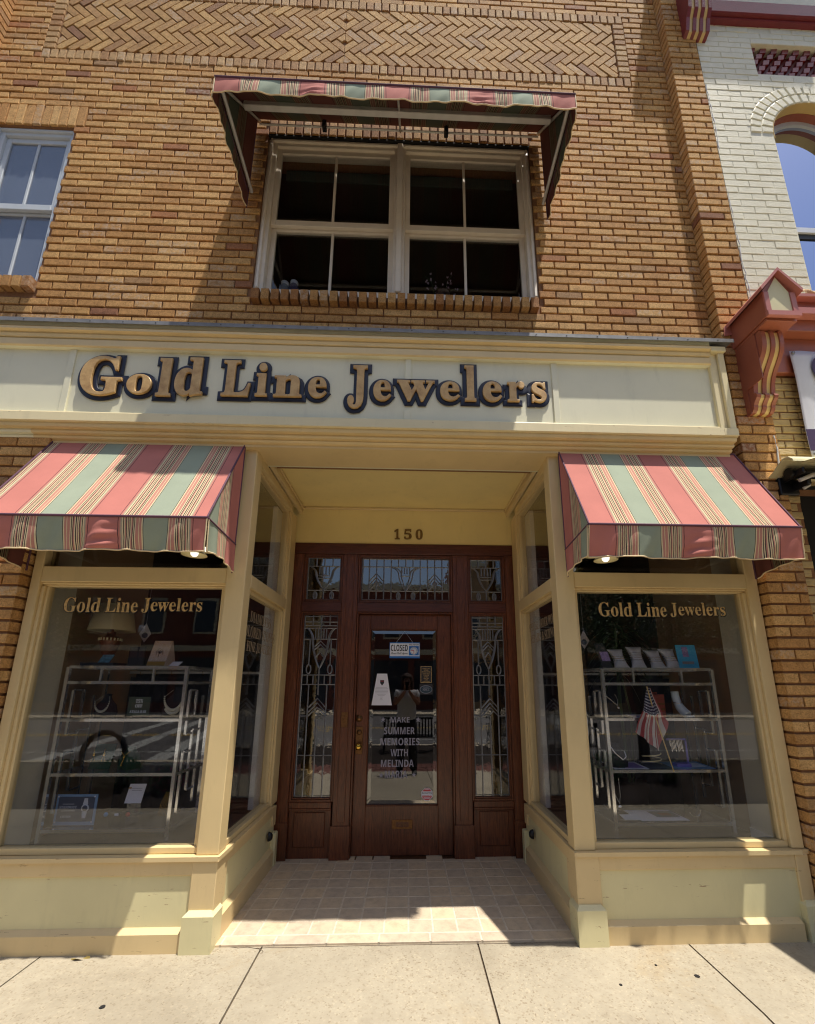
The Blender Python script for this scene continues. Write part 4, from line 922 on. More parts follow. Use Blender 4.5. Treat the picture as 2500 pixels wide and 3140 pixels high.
# hairline crack and debris near the step
def crack(b):
    p = [(-.98, .068), (-.93, .058), (-.88, .063), (-.83, .050), (-.80, .040), (-.78, .02), (-.79, .0)]
    for q in (p, [(-.83, .050), (-.76, .056), (-.70, .052), (-.5, .056), (-.2, .058), (.2, .057), (.8, .052), (.99, .045)]):
        for (ax, ay), (bx_, by) in zip(q, q[1:]):
            b.add([(ax, ay-.0022, .0012), (bx_, by-.0022, .0012), (bx_, by+.0022, .0012), (ax, ay+.0022, .0012)], [(0, 1, 2, 3)])
struct(one('pavement_crack', crack, 'joint', None, None))
M['leafdry'] = plain('dry_leaf', lin((150, 130, 70)), .8)
one('fallen_leaf', lambda b: b.grid(10, 3, lambda u, v: (-1.78+.085*u, -.03+.02*u+(v-.5)*.022*math.sin(math.pi*u), .004+.008*math.sin(u*5+v*3))), 'leafdry', 'curled dry leaf on the pavement against the left baseboard', 'leaf')
for i, (x, y, lab) in enumerate(((1.33, -.16, 'small dark gum spot on the right of the pavement'), (1.07, -.30, 'dark gum spot nearer the bottom right'), (1.49, -.25, 'larger dark gum spot by the right joint'), (-1.38, -.37, 'dark gum spot at the lower left of the pavement'))):
    rr = (.006, .007, .012, .012)[i]
    one('gum_spot', lambda b: b.prism([(x+rr*(1+.25*math.sin(3*k))*math.cos(k*math.pi/6), y+rr*math.sin(k*math.pi/6)) for k in range(12)], lambda p, q, w: (p, q, w), .0, .003), 'blackflat', lab, 'gum spot')

# ------------------------------------------------------------------ neighbouring painted building on the right
nb = thing('painted_building', 'cream painted brick building with dark red cornices next door on the right', 'building', (3.6, .3, 0))
NX0, NX1 = 2.742, 4.4; AX, AR, AZ = 3.724, .42, 6.372
def inarch(x, z, r): return (abs(x-AX) < r and z < AZ) or math.hypot(x-AX, z-AZ) < r
mb = MB(); k = 0; z = 4.08; NC = .0742; NP = .222
while z < 7.80:
    a, b = z+.003, z+NC-.003; off = (NP/2 if k % 2 else 0)
    zm = (a+b)/2
    # spans clear of window arch rings
    r_ = AR+.215 if zm > AZ else AR+.004
    sp_list = [(NX0, NX1)]
    if zm > 4.62:
        if zm <= AZ: hw = r_
        else: hw = math.sqrt(max(0, r_*r_-(zm-AZ)**2)) if zm < AZ+r_ else 0
        if AZ-.05 < zm <= AZ: hw = AR+.215
        if hw: sp_list = [(NX0, AX-hw), (AX+hw, NX1)]
    if 7.155 < zm < 7.565: sp_list = [(NX0, 3.292)]
    for s0, s1 in sp_list:
        for i in range(-1, 12):
            p = max(NX0+off+i*NP+.002, s0); q = min(NX0+off+(i+1)*NP-.002, s1)
            if q-p > .02: j = lambda: random.uniform(-.0022, .0022); mb.face_brick([(p+j(), a+j()), (q+j(), a+j()), (q+j(), b+j()), (p+j(), b+j())], random.uniform(-.002, .002), .05, .004)
    z += NC; k += 1
for r0, r1 in ((AR, AR+.104), (AR+.108, AR+.212)):
    n = int(math.pi*(r0+.05)/.078)
    for i in range(n):
        g0, g1 = math.pi*i/n+.008/r0, math.pi*(i+1)/n-.008/r0
        mb.face_brick([(AX+r*math.cos(g), AZ+r*math.sin(g)) for r, g in ((r0+.003, g0), (r1-.003, g0), (r1-.003, g1), (r0+.003, g1))], -.004, .05, .005)
mb.build('wall', 'paintbrick', nb, recalc=False)
mb = MB()
N = 24; ring = [(AX+AR*math.cos(math.pi*i/N), AZ+AR*math.sin(math.pi*i/N)) for i in range(N+1)]
mb.box(NX0, AX-AR, .0045, .3, 4.05, AZ); mb.box(AX+AR, NX1, .0045, .3, 4.05, AZ); mb.box(AX-AR, AX+AR, .0045, .3, 4.05, 4.62)
for (xa, za), (xb, zb) in zip(ring, ring[1:]): mb.prism([(xa, za), (xb, zb), (xb, 7.15), (xa, 7.15)], lambda p, q, w: (p, w, q), .0045, .3)
mb.box(NX0, AX-AR, .0045, .3, AZ, 7.15); mb.box(AX+AR, NX1, .0045, .3, AZ, 7.15); mb.box(NX0, 3.295, .0045, .3, 7.15, 7.57); mb.box(NX0, NX1, .0045, .3, 7.57, 9.2); mb.box(3.295, NX1, .12, .3, 7.15, 7.57)
mb.build('wall_core', 'paintbrick', nb)
# dogtooth panel
mb = MB()
for i in range(-3, 14):
    for k in range(5):
        cx_ = 3.33+i*.112+k*.055; cz_ = 7.20+k*.082
        if cx_ < 3.31 or cx_ > 4.4: continue
        w = .040; mb.prism([(cx_-w, cz_-.030), (cx_+w*.55, cz_-.030+.012), (cx_+w, cz_+.045), (cx_-w*.55, cz_+.033)], lambda p, q, w_: (p, w_, q), .03, .12)
mb.box(3.295, 4.4, .09, .12, 7.15, 7.57)
mb.build('dogtooth_panel', 'darkred', nb)
# arched window
def arch_frame(mb, r0, r1, y0, y1, zb, mi=0):
    mb.box(AX-r1, AX-r0, y0, y1, zb, AZ, mi); mb.box(AX+r0, AX+r1, y0, y1, zb, AZ, mi)
    for i in range(N):
        g0, g1 = math.pi*i/N, math.pi*(i+1)/N
        mb.prism([(AX+r*math.cos(g), AZ+r*math.sin(g)) for r, g in ((r0, g0), (r1, g0), (r1, g1), (r0, g1))], lambda p, q, w: (p, w, q), y0, y1, mi)
mb = MB(); arch_frame(mb, AR-.006, AR-.001, .0, .075, AZ-.05); o = mb.build('arch_reveal', 'stripeyellow', nb)
mb = MB(); arch_frame(mb, AR-.014, AR-.001, .075, .17, AZ-.02); o = mb.build('arch_reveal', 'redpaint', nb)
M['framewhite'] = plain('bluish_white_frame', lin((214, 218, 226)), .4, 0, .03)
mb = MB(); arch_frame(mb, AR-.06, AR-.014, .13, .17, 4.62); w = mb.build('arched_window', 'framewhite', nb)
part('meeting_rail', 'framewhite', w, (AX-AR+.06, AX+AR-.06, .125, .17, 5.40, 5.455)); part('lower_sash', 'black', w, (AX-AR+.06, AX+AR-.06, .14, .16, 5.345, 5.399))
M['blueglass'] = NT('sky_reflecting_glass').m; q_ = M['blueglass'].node_tree.nodes['Principled BSDF']; q_.inputs['Base Color'].default_value = (.42, .50, .72, 1); q_.inputs['Metallic'].default_value = 1; q_.inputs['Roughness'].default_value = .02
mb = MB(); mb.box(AX-AR+.05, AX+AR-.05, .150, .154, 4.62, AZ)
for (xa, za), (xb, zb) in zip(ring, ring[1:]):
    f_ = (AR-.05)/AR; xa, xb = AX+(xa-AX)*f_, AX+(xb-AX)*f_; za, zb = AZ+(za-AZ)*f_, AZ+(zb-AZ)*f_
    mb.prism([(xa, AZ), (xb, AZ), (xb, zb), (xa, za)], lambda p, q, w: (p, w, q), .150, .154)
mb.build('pane', 'blueglass', w)
# rough stone sill and cornice
M['stone'] = plain('rough_cream_stone', lin((206, 168, 122)), .8, 0, .12, 14)
def stn(b): b.grid(70, 12, lambda u, v: (3.10+1.3*u, -.06-.05*math.sin(math.pi*v)+.018*math.sin(u*47+v*5)*math.sin(v*9+u*21), 4.405+.125*v))
mb = MB(); stn(mb); mb.box(3.10, 4.4, -.05, .01, 4.405, 4.528); mb.build('stone_sill', 'stone', nb, recalc=False)
part('cornice_cap', 'pinkred', nb, (2.745, 4.4, -.16, .01, 4.372, 4.404), bevel=.004)
part('cornice_fascia', 'redpaint', nb, (2.745, 4.4, -.11, .007, 4.10, 4.3715), (2.695, 4.4, -.035, .006, 3.79, 4.0995), bevel=.004)
part('cornice_fascia', 'pinkred', nb, (2.745, 4.4, -.17, -.11, 4.20, 4.262), bevel=.004)
# projecting end block with its little gable
gx0, gx1, gy = 2.515, 2.742, -.345; gm = (gx0+gx1)/2
part('end_block', 'redpaint', nb, (gx0, gx1, gy+.012, .005, 3.995, 4.205), (gx0+.01, gx1+.01, gy+.03, .004, 3.972, 3.9945), bevel=.003)
mb = MB(); mb.prism([(gx0, 4.205), (gx1, 4.205), (gm, 4.350)], lambda p, q, w: (p, w, q), gy+.012, .005); mb.build('end_block_gable', 'redpaint', nb)
mb = MB(); mb.prism([(gx0+.035, 4.02), (gx1-.035, 4.02), (gx1-.035, 4.195), (gm, 4.325), (gx0+.035, 4.195)], lambda p, q, w: (p, w, q), gy+.006, gy+.0118); mb.build('gable_panel', 'cream', nb)
part('gable_trim', 'pinkred', nb, (gx0-.004, gx0+.034, gy-.002, gy+.012, 4.022, 4.19), (gx1-.034, gx1+.004, gy-.002, gy+.012, 4.022, 4.19), (gx0-.008, gx1+.010, gy-.012, gy+.012, 3.980, 4.021), bevel=.002)
mb = MB()
for sx_ in (-1, 1):
    e = (gm+sx_*.150, 4.175); a = (gm, 4.352); th = .020
    mb.prism([e, a, (a[0], a[1]+th*1.3), (e[0]+sx_*.004, e[1]+th*1.3)] if sx_ < 0 else [a, e, (e[0]+.004, e[1]+th*1.3), (a[0], a[1]+th*1.3)], lambda p, q, w: (p, w, q), gy-.028, .0)
mb.build('gable_roof', 'pinkred', nb)
mb = MB(); mb.prism([(2.455, 4.11), (2.52, 4.125), (2.52, 4.235), (2.50, 4.232), (2.462, 4.19)], lambda p, q, w: (p, w, q), -.035, -.028); mb.build('roof_flashing', 'pinkred', nb)
# carved scroll bracket: striped, built from five slices
def scroll():
    pts = []
    for i in range(21):
        t_ = i/20; z = 3.950-.405*t_
        y = -.245+.0*t_+.145*(1/(1+math.exp(-(t_-.52)*9)))-.012*math.sin(t_*math.pi)
        pts.append((y, z))
    pts += [(-.118, 3.535), (-.124, 3.520), (-.118, 3.500), (-.098, 3.482), (-.084, 3.462), (-.082, 3.445), (-.072, 3.425), (-.056, 3.412)]
    return pts
front = [(-.20, 3.970), (-.235, 3.966)]+scroll()
bx0, bx1 = 2.535, 2.700; wd = (bx1-bx0)/5
for i in range(5):
    red = i % 2 == 0; dd = 0 if red else .010; xa = bx0+i*wd+(0 if red else -.004); xb = bx0+(i+1)*wd+(0 if red else .004)
    mb = MB(); mb.prism([(p+dd, q) for p, q in front]+[(.0, 3.412), (.0, 3.970)], lambda p, q, w: (w, p, q), xa+.0005*i, xb-.0005*i)
    mb.build('bracket_red_fillet' if red else 'bracket_cream_flute', 'redpaint' if red else 'stripeyellow', nb)
part('bracket_backing', 'redpaint', nb, (2.528, 2.5345, -.20, .003, 3.60, 3.9715), (2.528, 2.5345, -.06, .003, 3.402, 3.60))
# top cornice bits in view and the deep cornice above them
mb = MB()
for i in range(7):
    xa = 2.600+i*.033; red = i % 2 == 0
    mb.prism([(-.02, 7.53), (-.07, 7.545), (-.085, 7.60), (-.10, 7.66), (-.14, 7.72), (-.16, 7.84), (-.16, 8.1), (.0, 8.1), (.0, 7.53)], lambda p, q, w: (w, p+(0 if red else .010), q), xa, xa+.033, 0 if red else 1)
mb.build('cornice_corbel', ['darkred', 'stripeyellow'], nb)
part('cornice_molding', 'darkred', nb, (2.835, 4.4, -.045, .007, 7.80, 7.83), (2.835, 4.4, -.075, .007, 7.83, 8.0), bevel=.006)
part('roof_cornice', 'darkred', nb, (2.745, 4.4, -.50, .0, 9.95, 10.2), (2.79, 4.4, -.22, .0, 9.2, 9.95))
# split-faced yellow brickwork below
mb = MB(); lay(mb, 2.725, 4.4, 2.86, 3.79, .002, [], .150, .0615, .008, .010, .03, .006, .05, .003)
lay(mb, 2.725, 2.83, .02, 2.86, .002, [], .150, .0615, .008, .010, .03, .006, .05, .003)
mb.build('lower_wall', 'yellowbrick', nb, recalc=False)
part('lower_wall_core', 'mortar', nb, (2.736, 4.4, .012, .10, 2.83, 3.80), (2.736, 2.83, .012, .30, 0, 2.83))
part('shopfront_shade_sheet', 'blackflat', nb, (2.83, 4.4, .10, .14, 0, 2.86), (2.83, 4.4, .0, .10, 2.838, 2.86))  # flat black sheets painted in for the deep shade under the awning
# banner and roller awning
def bn(b):
    b.grid(30, 16, lambda u, v: (2.925+.62*u, -.055-.006*math.sin(v*6+u*4)-.004*math.sin(u*14), 3.965-.905*v), 0)
o = thing('banner', 'white vinyl banner with purple band hung from the red cornice on the right', 'banner', (3.2, -.06, 3.5))
M['vinyl'] = plain('white_vinyl', lin((206, 206, 216)), .45, 0, .03); M['purple'] = plain('purple_print', lin((66, 46, 80)), .5, 0, .06)
mb = MB(); bn(mb); mb.build('banner_sheet', 'vinyl', o, recalc=False, solid=.002)
mb = MB(); mb.grid(30, 4, lambda u, v: (2.925+.62*u, -.0585-.006*math.sin((.745+.195*v)*6+u*4)-.004*math.sin(u*14), 3.965-.905*(.745+.195*v)))
mb.build('banner_band', 'purple', o, recalc=False); mb = MB()
n = 24; vs = [(3.16+.10*math.cos(i*2*math.pi/n), -.073, 3.80+.12*math.sin(i*2*math.pi/n)) for i in range(n)]; mb.add(vs, [tuple(range(n))]); mb.build('banner_print', 'purple', o, recalc=False)
mb = MB()
for x, z in ((2.945, 3.945), (2.945, 3.085)): mb.lathe([(.006, -.004), (.010, -.005), (.014, -.002), (.014, .002)], (x, -.066, z), 14, axis='y')
mb.build('grommet', 'flash', o)
ra = thing('roller_awning', 'cream roller awning with a curved hood on a black bracket over the shopfront next door', 'awning', (3.2, -.12, 2.95))
mb = MB()
hood = [(.0, 2.905), (-.06, 2.930), (-.11, 2.965), (-.150, 2.985), (-.19, 2.982), (-.22, 2.950), (-.225, 2.930), (-.218, 2.930), (-.212, 2.948), (-.186, 2.975), (-.150, 2.978), (-.112, 2.958), (-.062, 2.922), (.0, 2.897)]
mb.prism(hood, lambda p, q, w: (w, p, q), 2.60, 4.4); mb.build('awning_hood', 'cream', ra)
mb = MB(); mb.grid(30, 12, lambda u, v: (2.672+1.75*u, -.20-1.55*v, 2.935-.30*v-.03*math.sin(math.pi*v))); mb.grid(30, 12, lambda u, v: (2.672+1.75*u, -.20-1.55*v, 2.931-.30*v-.03*math.sin(math.pi*v))); mb.build('awning_cloth', 'cream', ra, recalc=False)
mb = MB(); mb.tube([(2.672, -1.755, 2.63), (4.42, -1.755, 2.63)], .03, 10); mb.build('awning_front_bar', 'alu', ra)
mb = MB(); mb.tube([(2.66, -.11, 2.90), (4.4, -.11, 2.90)], .038, 12); mb.build('awning_roller', 'black', ra)
part('awning_bracket', 'black', ra, (2.66, 2.80, -.035, -.002, 2.775, 2.905), (2.68, 2.70, -.20, -.03, 2.86, 2.905), (2.75, 2.78, -.15, -.03, 2.80, 2.87), bevel=.006)
mb = MB(); mb.tube([(2.70, -.14, 2.83), (2.78, -.17, 2.86), (2.83, -.12, 2.88)], .014, 8); mb.tube([(2.76, -.10, 2.79), (2.79, -.12, 2.81)], .012, 8); mb.build('awning_gear', 'alu', ra)
M['caulk'] = plain('white_caulk', (.70, .70, .70), .6)
def caulk(b):
    for x, zz in ((2.733, [(6.9, 6.1), (5.6, 4.3)]), (2.700, [(3.25, 3.11)])):
        for z1, z0 in zz:
            n = int((z1-z0)/.05)+2; b.tube([(x+random.uniform(-.006, .006), -.026+random.uniform(-.004, .004), z1+(z0-z1)*i/n) for i in range(n+1)], [random.uniform(.001, .0065) for i in range(n+1)], 5)
    b.tube([(2.700, -.024, 3.11), (2.69, -.026, 3.0), (2.71, -.03, 2.93)], .006, 5); b.tube([(2.66, -.03, 2.915), (2.72, -.04, 2.935), (2.76, -.03, 2.94)], [.008, .014, .006], 6)
mb = MB(); caulk(mb); mb.build('caulk_seam', 'caulk', nb)
part('seam_gap', 'blackflat', nb, (2.729, 2.741, -.005, .05, 4.2, TOP))

# ------------------------------------------------------------------ display windows
def rack(x0, x1, y0, y1, lab):
    r = thing('display_rack', lab, 'display rack', ((x0+x1)/2, (y0+y1)/2, .42), 'chrome display racks in the windows')
    zs = [.515, .855, 1.203, 1.452, 1.558]; t_ = .011
    legs = [(x0, y0), (x1, y0), (x0, y1), (x1, y1)]
    for x, y in legs: part('leg', 'chrome', r, (x-t_, x+t_, y-t_, y+t_, .42, 1.558))
    for z in zs:
        part('rail', 'chrome', r, (x0+t_, x1-t_, y0-t_*.8, y0+t_*.8, z-.010, z+.010), (x0+t_, x1-t_, y1-t_*.8, y1+t_*.8, z-.010, z+.010), (x0-t_*.8, x0+t_*.8, y0+t_, y1-t_, z-.010, z+.010), (x1-t_*.8, x1+t_*.8, y0+t_, y1-t_, z-.010, z+.010))
    for z in (.515, .855, 1.203, 1.558): part('glass_shelf', 'acrylic', r, (x0+t_, x1-t_, y0+t_, y1-t_, z+.003, z+.009))
    for xs in (x0, x1):
        mb = MB(); ym = (y1-y0)
        for (ya, za, yb, zb) in ((.2, .60, .2, .98), (.2, .98, .45, .98), (.45, .72, .45, 1.12), (.45, 1.12, .72, 1.12), (.72, .62, .72, 1.36), (.2, 1.10, .2, 1.40), (.2, 1.40, .45, 1.40), (.45, 1.22, .45, 1.40), (.2, .60, .45, .60), (.45, .72, .72, .72), (.2, 1.10, .45, 1.10)):
            p, q = y0+ya*ym, y0+yb*ym
            if ya == yb: mb.box(xs-.008, xs+.008, p-.008, p+.008, za, zb)
            else: mb.box(xs-.006, xs+.006, p+.008, q-.008, za-.007, za+.007)
        mb.build('fretwork', 'chrome', r)
    mb = MB()
    for f in (.28, .72): x = x0+(x1-x0)*f; mb.box(x-.007, x+.007, y0-.007, y0+.007, 1.462, 1.548)
    mb.build('spacer', 'chrome', r)
    return r
rack(-2.36, -1.548, .35, .74, 'chrome and glass fretwork display rack in the left window')
rack(1.432, 2.255, .38, .74, 'chrome and glass fretwork display rack in the right window')
# table lamp
lp = thing('table_lamp', 'table lamp with a linen drum shade and carved wooden urn base in the left window', 'lamp', (-2.235, .53, 1.567))
M['linen'] = plain('linen_shade', lin((206, 196, 160)), .8, 0, .04, 200); M['walnut'] = plain('carved_walnut', lin((108, 62, 40)), .45, 0, .25, 30)
mb = MB(); mb.lathe([(.152, 1.832), (.110, 2.030), (.108, 2.030), (.150, 1.832)], (-2.235, .53, 0), 40); mb.build('lamp_shade', 'linen', lp, recalc=False)
mb = MB(); mb.lathe([(0, 1.567), (.055, 1.568), (.055, 1.585), (.022, 1.60), (.028, 1.63), (.050, 1.68), (.064, 1.735), (.066, 1.752), (.070, 1.758), (.070, 1.778), (.050, 1.786), (.030, 1.80), (.026, 1.815), (.032, 1.822), (.012, 1.83), (.010, 1.90), (0, 1.90)], (-2.235, .53, 0), 28); mb.build('lamp_base', 'walnut', lp)
mb = MB()
for k in range(20): g = k*math.pi/10; mb.tube([(-2.235+.071*math.cos(g), .53+.071*math.sin(g), 1.758), (-2.235+.071*math.cos(g), .53+.071*math.sin(g), 1.778)], .006, 5)
mb.build('lamp_beading', 'linen', lp)
M['cardteal'] = plain('teal_gift_card', lin((90, 140, 165)), .5, 0, .4, 60); M['darkbox'] = plain('dark_box', lin((34, 34, 46)), .5, 0, .1)
def tilted(b, x0, x1, y, z0, h, lean, mi=0, th=.004, skew=0):
    b.add([(x0, y, z0), (x1, y, z0), (x1+skew, y+lean, z0+h), (x0+skew, y+lean, z0+h), (x0, y+th, z0), (x1, y+th, z0), (x1+skew, y+lean+th, z0+h), (x0+skew, y+lean+th, z0+h)], [(0, 1, 2, 3), (7, 6, 5, 4), (0, 4, 5, 1), (1, 5, 6, 2), (2, 6, 7, 3), (3, 7, 4, 0)], mi)
one('jewelry_box', lambda b: b.box(-2.33, -2.10, .40, .55, 1.568, 1.592), 'darkbox', 'flat dark box on top of the left rack', 'box')
one('gift_card', lambda b: tilted(b, -2.225, -2.145, .42, 1.592, .058, .02, 0, .004, .02), 'cardteal', 'small teal patterned card standing on the dark box', 'card')
def frm(b): b.box(-2.065, -1.945, .50, .512, 1.568, 1.715, 0); b.box(-2.055, -1.955, .499, .5, 1.58, 1.703, 1)
one('picture_frame', frm, ['black', 'darkbox'], 'small black picture frame on the left rack beside the lamp', 'frame')
M['tentprint'] = NT('printed_tent_card').m
t_ = M['tentprint']; nt = t_.node_tree; nn = nt.nodes.new('ShaderNodeTexNoise'); nn.inputs['Scale'].default_value = 45; rr_ = nt.nodes.new('ShaderNodeValToRGB'); rr_.color_ramp.elements[0].position = .45; rr_.color_ramp.elements[0].color = (*lin((190, 150, 110)), 1); rr_.color_ramp.elements[1].position = .55; rr_.color_ramp.elements[1].color = (*lin((216, 206, 206)), 1)
nt.links.new(nn.outputs[0], rr_.inputs[0]); nt.links.new(rr_.outputs[0], nt.nodes['Principled BSDF'].inputs[0]); M['ochre'] = plain('ochre_print', lin((170, 130, 50)), .6)
tc = thing('tent_card', 'folded white and gold tent card with a tree emblem on the left rack', 'card', (-1.80, .45, 1.568))
mb = MB(); mb.prism([(.40, 1.568), (.55, 1.568), (.478, 1.755), (.470, 1.755)], lambda p, q, w: (w, p, q), -1.868, -1.74); mb.build('card_body', ['tentprint'], tc)
mb = MB(); fx = lambda z: .398+(z-1.568)*.377
mb.add([(-1.866, fx(1.572)-.001, 1.572), (-1.742, fx(1.572)-.001, 1.572), (-1.742, fx(1.602)-.001, 1.602), (-1.866, fx(1.602)-.001, 1.602)], [(0, 1, 2, 3)], 0)
mb.tube([(-1.803+.024*math.cos(g*math.pi/8), fx(1.665)-.003, 1.665+.030*math.sin(g*math.pi/8)) for g in range(17)], .0012, 4, 1)
mb.tube([(-1.803, fx(1.64)-.003, 1.636), (-1.803, fx(1.66)-.003, 1.675)], .002, 4, 1)
for k in range(7): mb.tube([(-1.803, fx(1.66)-.003, 1.660), (-1.803+.018*math.sin(k*.9-2.7), fx(1.68)-.003, 1.672+.012*math.cos(k*.9-2.7))], .0012, 4, 1)
mb.build('card_print', ['ochre', 'ink'], tc, recalc=False)
one('price_card', lambda b: tilted(b, -1.725, -1.655, .42, 1.568, .035, .03, 0, .002, .018), 'paper', 'tiny white slanted card beside the tent card', 'card')
# necklace busts
M['bustblack'] = plain('black_velvet', (.015, .015, .022), .9, 0, .2, 80); M['bead'] = plain('white_stone_bead', lin((206, 200, 180)), .4, 0, .1, 80); M['silver'] = plain('silver_jewelry', (.80, .80, .80), .2, 1, .05)
def bust(x, y, z, s_, lab, beads, col='bead'):
    r = thing('necklace_bust', lab, 'necklace stand', (x, y, z), 'necklace busts on the racks')
    mb = MB(); pr = [(0, 0), (.075, .0), (.085, .03), (.070, .09), (.036, .125), (.026, .15), (.030, .165), (0, .170)]
    n = 24; vs = [(x+rr_*s_*math.cos(2*math.pi*k/n), y+rr_*.55*s_*math.sin(2*math.pi*k/n), z+h*s_) for rr_, h in pr for k in range(n)]
    mb.add(vs, [(i*n+k, i*n+(k+1) % n, (i+1)*n+(k+1) % n, (i+1)*n+k) for i in range(len(pr)-1) for k in range(n)], smooth=True); mb.build('bust_form', 'bustblack', r)
    mb = MB(); m = beads
    for k in range(m+1):
        g = math.pi*(k/m); bxp = x-.052*s_*math.cos(g); bz = z+.115*s_-.075*s_*math.sin(g); by = y-.052*s_-.004
        rr = (.003+.005*math.sin(g))*s_*1.2; mb.lathe([(0, -rr), (rr*.8, -rr*.6), (rr, 0), (rr*.8, rr*.6), (0, rr)], (bxp, by, bz), 8)
        if m > 16 and .2 < k/m < .8: mb.lathe([(0, -rr), (rr*.8, -rr*.6), (rr, 0), (rr*.8, rr*.6), (0, rr)], (bxp, by, bz-.018*s_), 8)
    mb.tube([(x-.052*s_*math.cos(math.pi*k/12), y-.052*s_, z+.115*s_-.075*s_*math.sin(math.pi*k/12)) for k in range(13)], .0012, 4)
    mb.tube([(x-.052*s_, y-.05*s_, z+.115*s_), (x-.026*s_, y-.02*s_, z+.15*s_)], .0012, 4); mb.tube([(x+.052*s_, y-.05*s_, z+.115*s_), (x+.026*s_, y-.02*s_, z+.15*s_)], .0012, 4); mb.build('necklace', col, r)
bust(-2.165, .50, 1.213, .95, 'black bust with a thin white beaded necklace on the left rack middle shelf', 14)
bust(-1.660, .50, 1.213, 1.25, 'black bust with a large pale stone bib necklace at the right of the middle shelf', 20)
M['oliveprint'] = plain('olive_sale_card', lin((62, 74, 62)), .6)
def sale(b):
    b.box(-1.985, -1.835, .455, .459, 1.222, 1.352, 0); F = FRONT(.4535)
    glyphs(b, serif('15%'), -1.935, -1.885, 1.312, 1.338, F, .001, 1); glyphs(b, serif('OFF'), -1.935, -1.885, 1.278, 1.302, F, .001, 1); glyphs(b, serif('AYALA BAR'), -1.968, -1.852, 1.243, 1.262, F, .001, 1)
    b.box(-1.99, -1.83, .46, .463, 1.213, 1.356, 2)
one('sale_card', sale, ['oliveprint', 'cardwhite', 'acrylic'], 'dark green card reading 15% OFF on the left rack', 'card')
M['greenvel'] = plain('green_velvet', lin((24, 60, 44)), .9, 0, .2, 40)
er = thing('earring_stand', 'dark green earring stand with two gold drop earrings', 'earring stand', (-2.14, .50, .865))
mb = MB(); tilted(mb, -2.21, -2.07, .48, .865, .16, .05, 0, .01); mb.build('stand_board', 'greenvel', er)
mb = MB()
for x in (-2.175, -2.105):
    mb.tube([(x, .47, 1.000), (x, .465, .975)], .0025, 5); mb.lathe([(0, 0), (.010, .012), (.006, .028), (0, .034)], (x, .468, .945), 8); mb.tube([(x-.008, .466, .945), (x-.010, .464, .918)], .002, 4); mb.tube([(x+.008, .466, .945), (x+.010, .464, .918)], .002, 4)
mb.build('earring', 'brass', er)
pd = thing('pendant_stand', 'dark green bust with a gold pendant necklace on the left rack lower shelf', 'necklace stand', (-1.955, .52, .865))
mb = MB(); mb.lathe([(0, 0), (.07, 0), (.062, .07), (.03, .12), (.028, .14), (0, .145)], (-1.955, .52, .865), 20); mb.build('stand_form', 'greenvel', pd)
mb = MB(); mb.tube([(-1.99, .462, .985), (-1.957, .452, .955), (-1.925, .462, .985)], .002, 4); mb.lathe([(0, -.009), (.008, 0), (0, .009)], (-1.957, .450, .948), 8); mb.tube([(-1.957, .450, .94), (-1.968, .448, .900)], .0022, 4); mb.lathe([(0, -.008), (.007, 0), (0, .008)], (-1.968, .447, .895), 8); mb.build('pendant', 'brass', pd)
# lower shelf cards
M['slate'] = plain('slate_blue_print', lin((70, 82, 106)), .5, 0, .08, 6); M['skyblue'] = plain('pale_blue_edge', lin((130, 165, 205)), .4); M['dotblue'] = plain('bright_blue_dot', lin((80, 150, 210)), .4)
wp = thing('watch_poster', 'blue grey framed counter card reading STANDOUT with a wristwatch picture', 'counter card', (-2.21, .42, .525))
mb = MB(); mb.box(-2.345, -2.080, .432, .438, .525, .715, 0); mb.box(-2.330, -2.095, .4300, .4315, .548, .700, 1); mb.build('card_plate', ['skyblue', 'slate'], wp)
mb = MB(); F = FRONT(.4285); glyphs(mb, serif('STANDOUT'), -2.318, -2.205, .628, .644, F, .001); glyphs(mb, serif('CITIZEN'), -2.302, -2.235, .572, .584, F, .001)
mb.box(-2.300, -2.225, .4285, .4293, .654, .657); mb.box(-2.305, -2.215, .4285, .4293, .612, .615)
for x, z in ((-2.332, .702), (-2.095, .702), (-2.332, .545), (-2.095, .545)): mb.lathe([(0, -.004), (.005, -.004), (.005, 0)], (x, .4295, z), 12, axis='y')
mb.build('card_wording', 'cardwhite', wp)
mb = MB(); mb.lathe([(.018, -.003), (.025, -.003), (.025, 0), (.018, 0)], (-2.150, .4290, .630), 24, 0, axis='y')
for k in (-1, 1):
    for j in range(5): mb.box(-2.166+.0012*j, -2.134-.0012*j, .4262, .4290, .630+k*(.026+.008*j)-.0035, .630+k*(.026+.008*j)+.0035, 0)
mb.lathe([(0, -.0015), (.018, -.0015), (.018, 0)], (-2.150, .4290, .630), 20, 1, axis='y'); mb.build('watch_picture', ['cardwhite', 'slate'], wp)
def pc(b):
    tilted(b, -1.905, -1.795, .44, .655, .118, .02, 0, .002, .012); 
    b.box(-1.898, -1.878, .455, .4575, .735, .752, 1)
    for k in range(6): b.box(-1.872, -1.806, .452, .4555, .745-k*.013, .7475-k*.013, 2)
    tilted(b, -1.90, -1.81, .47, .525, .135, .0, 3, .002)
one('info_card', pc, ['paper', 'ochre', 'palegrey', 'acrylic'], 'white information card with orange corner standing on the left rack bottom shelf', 'card')
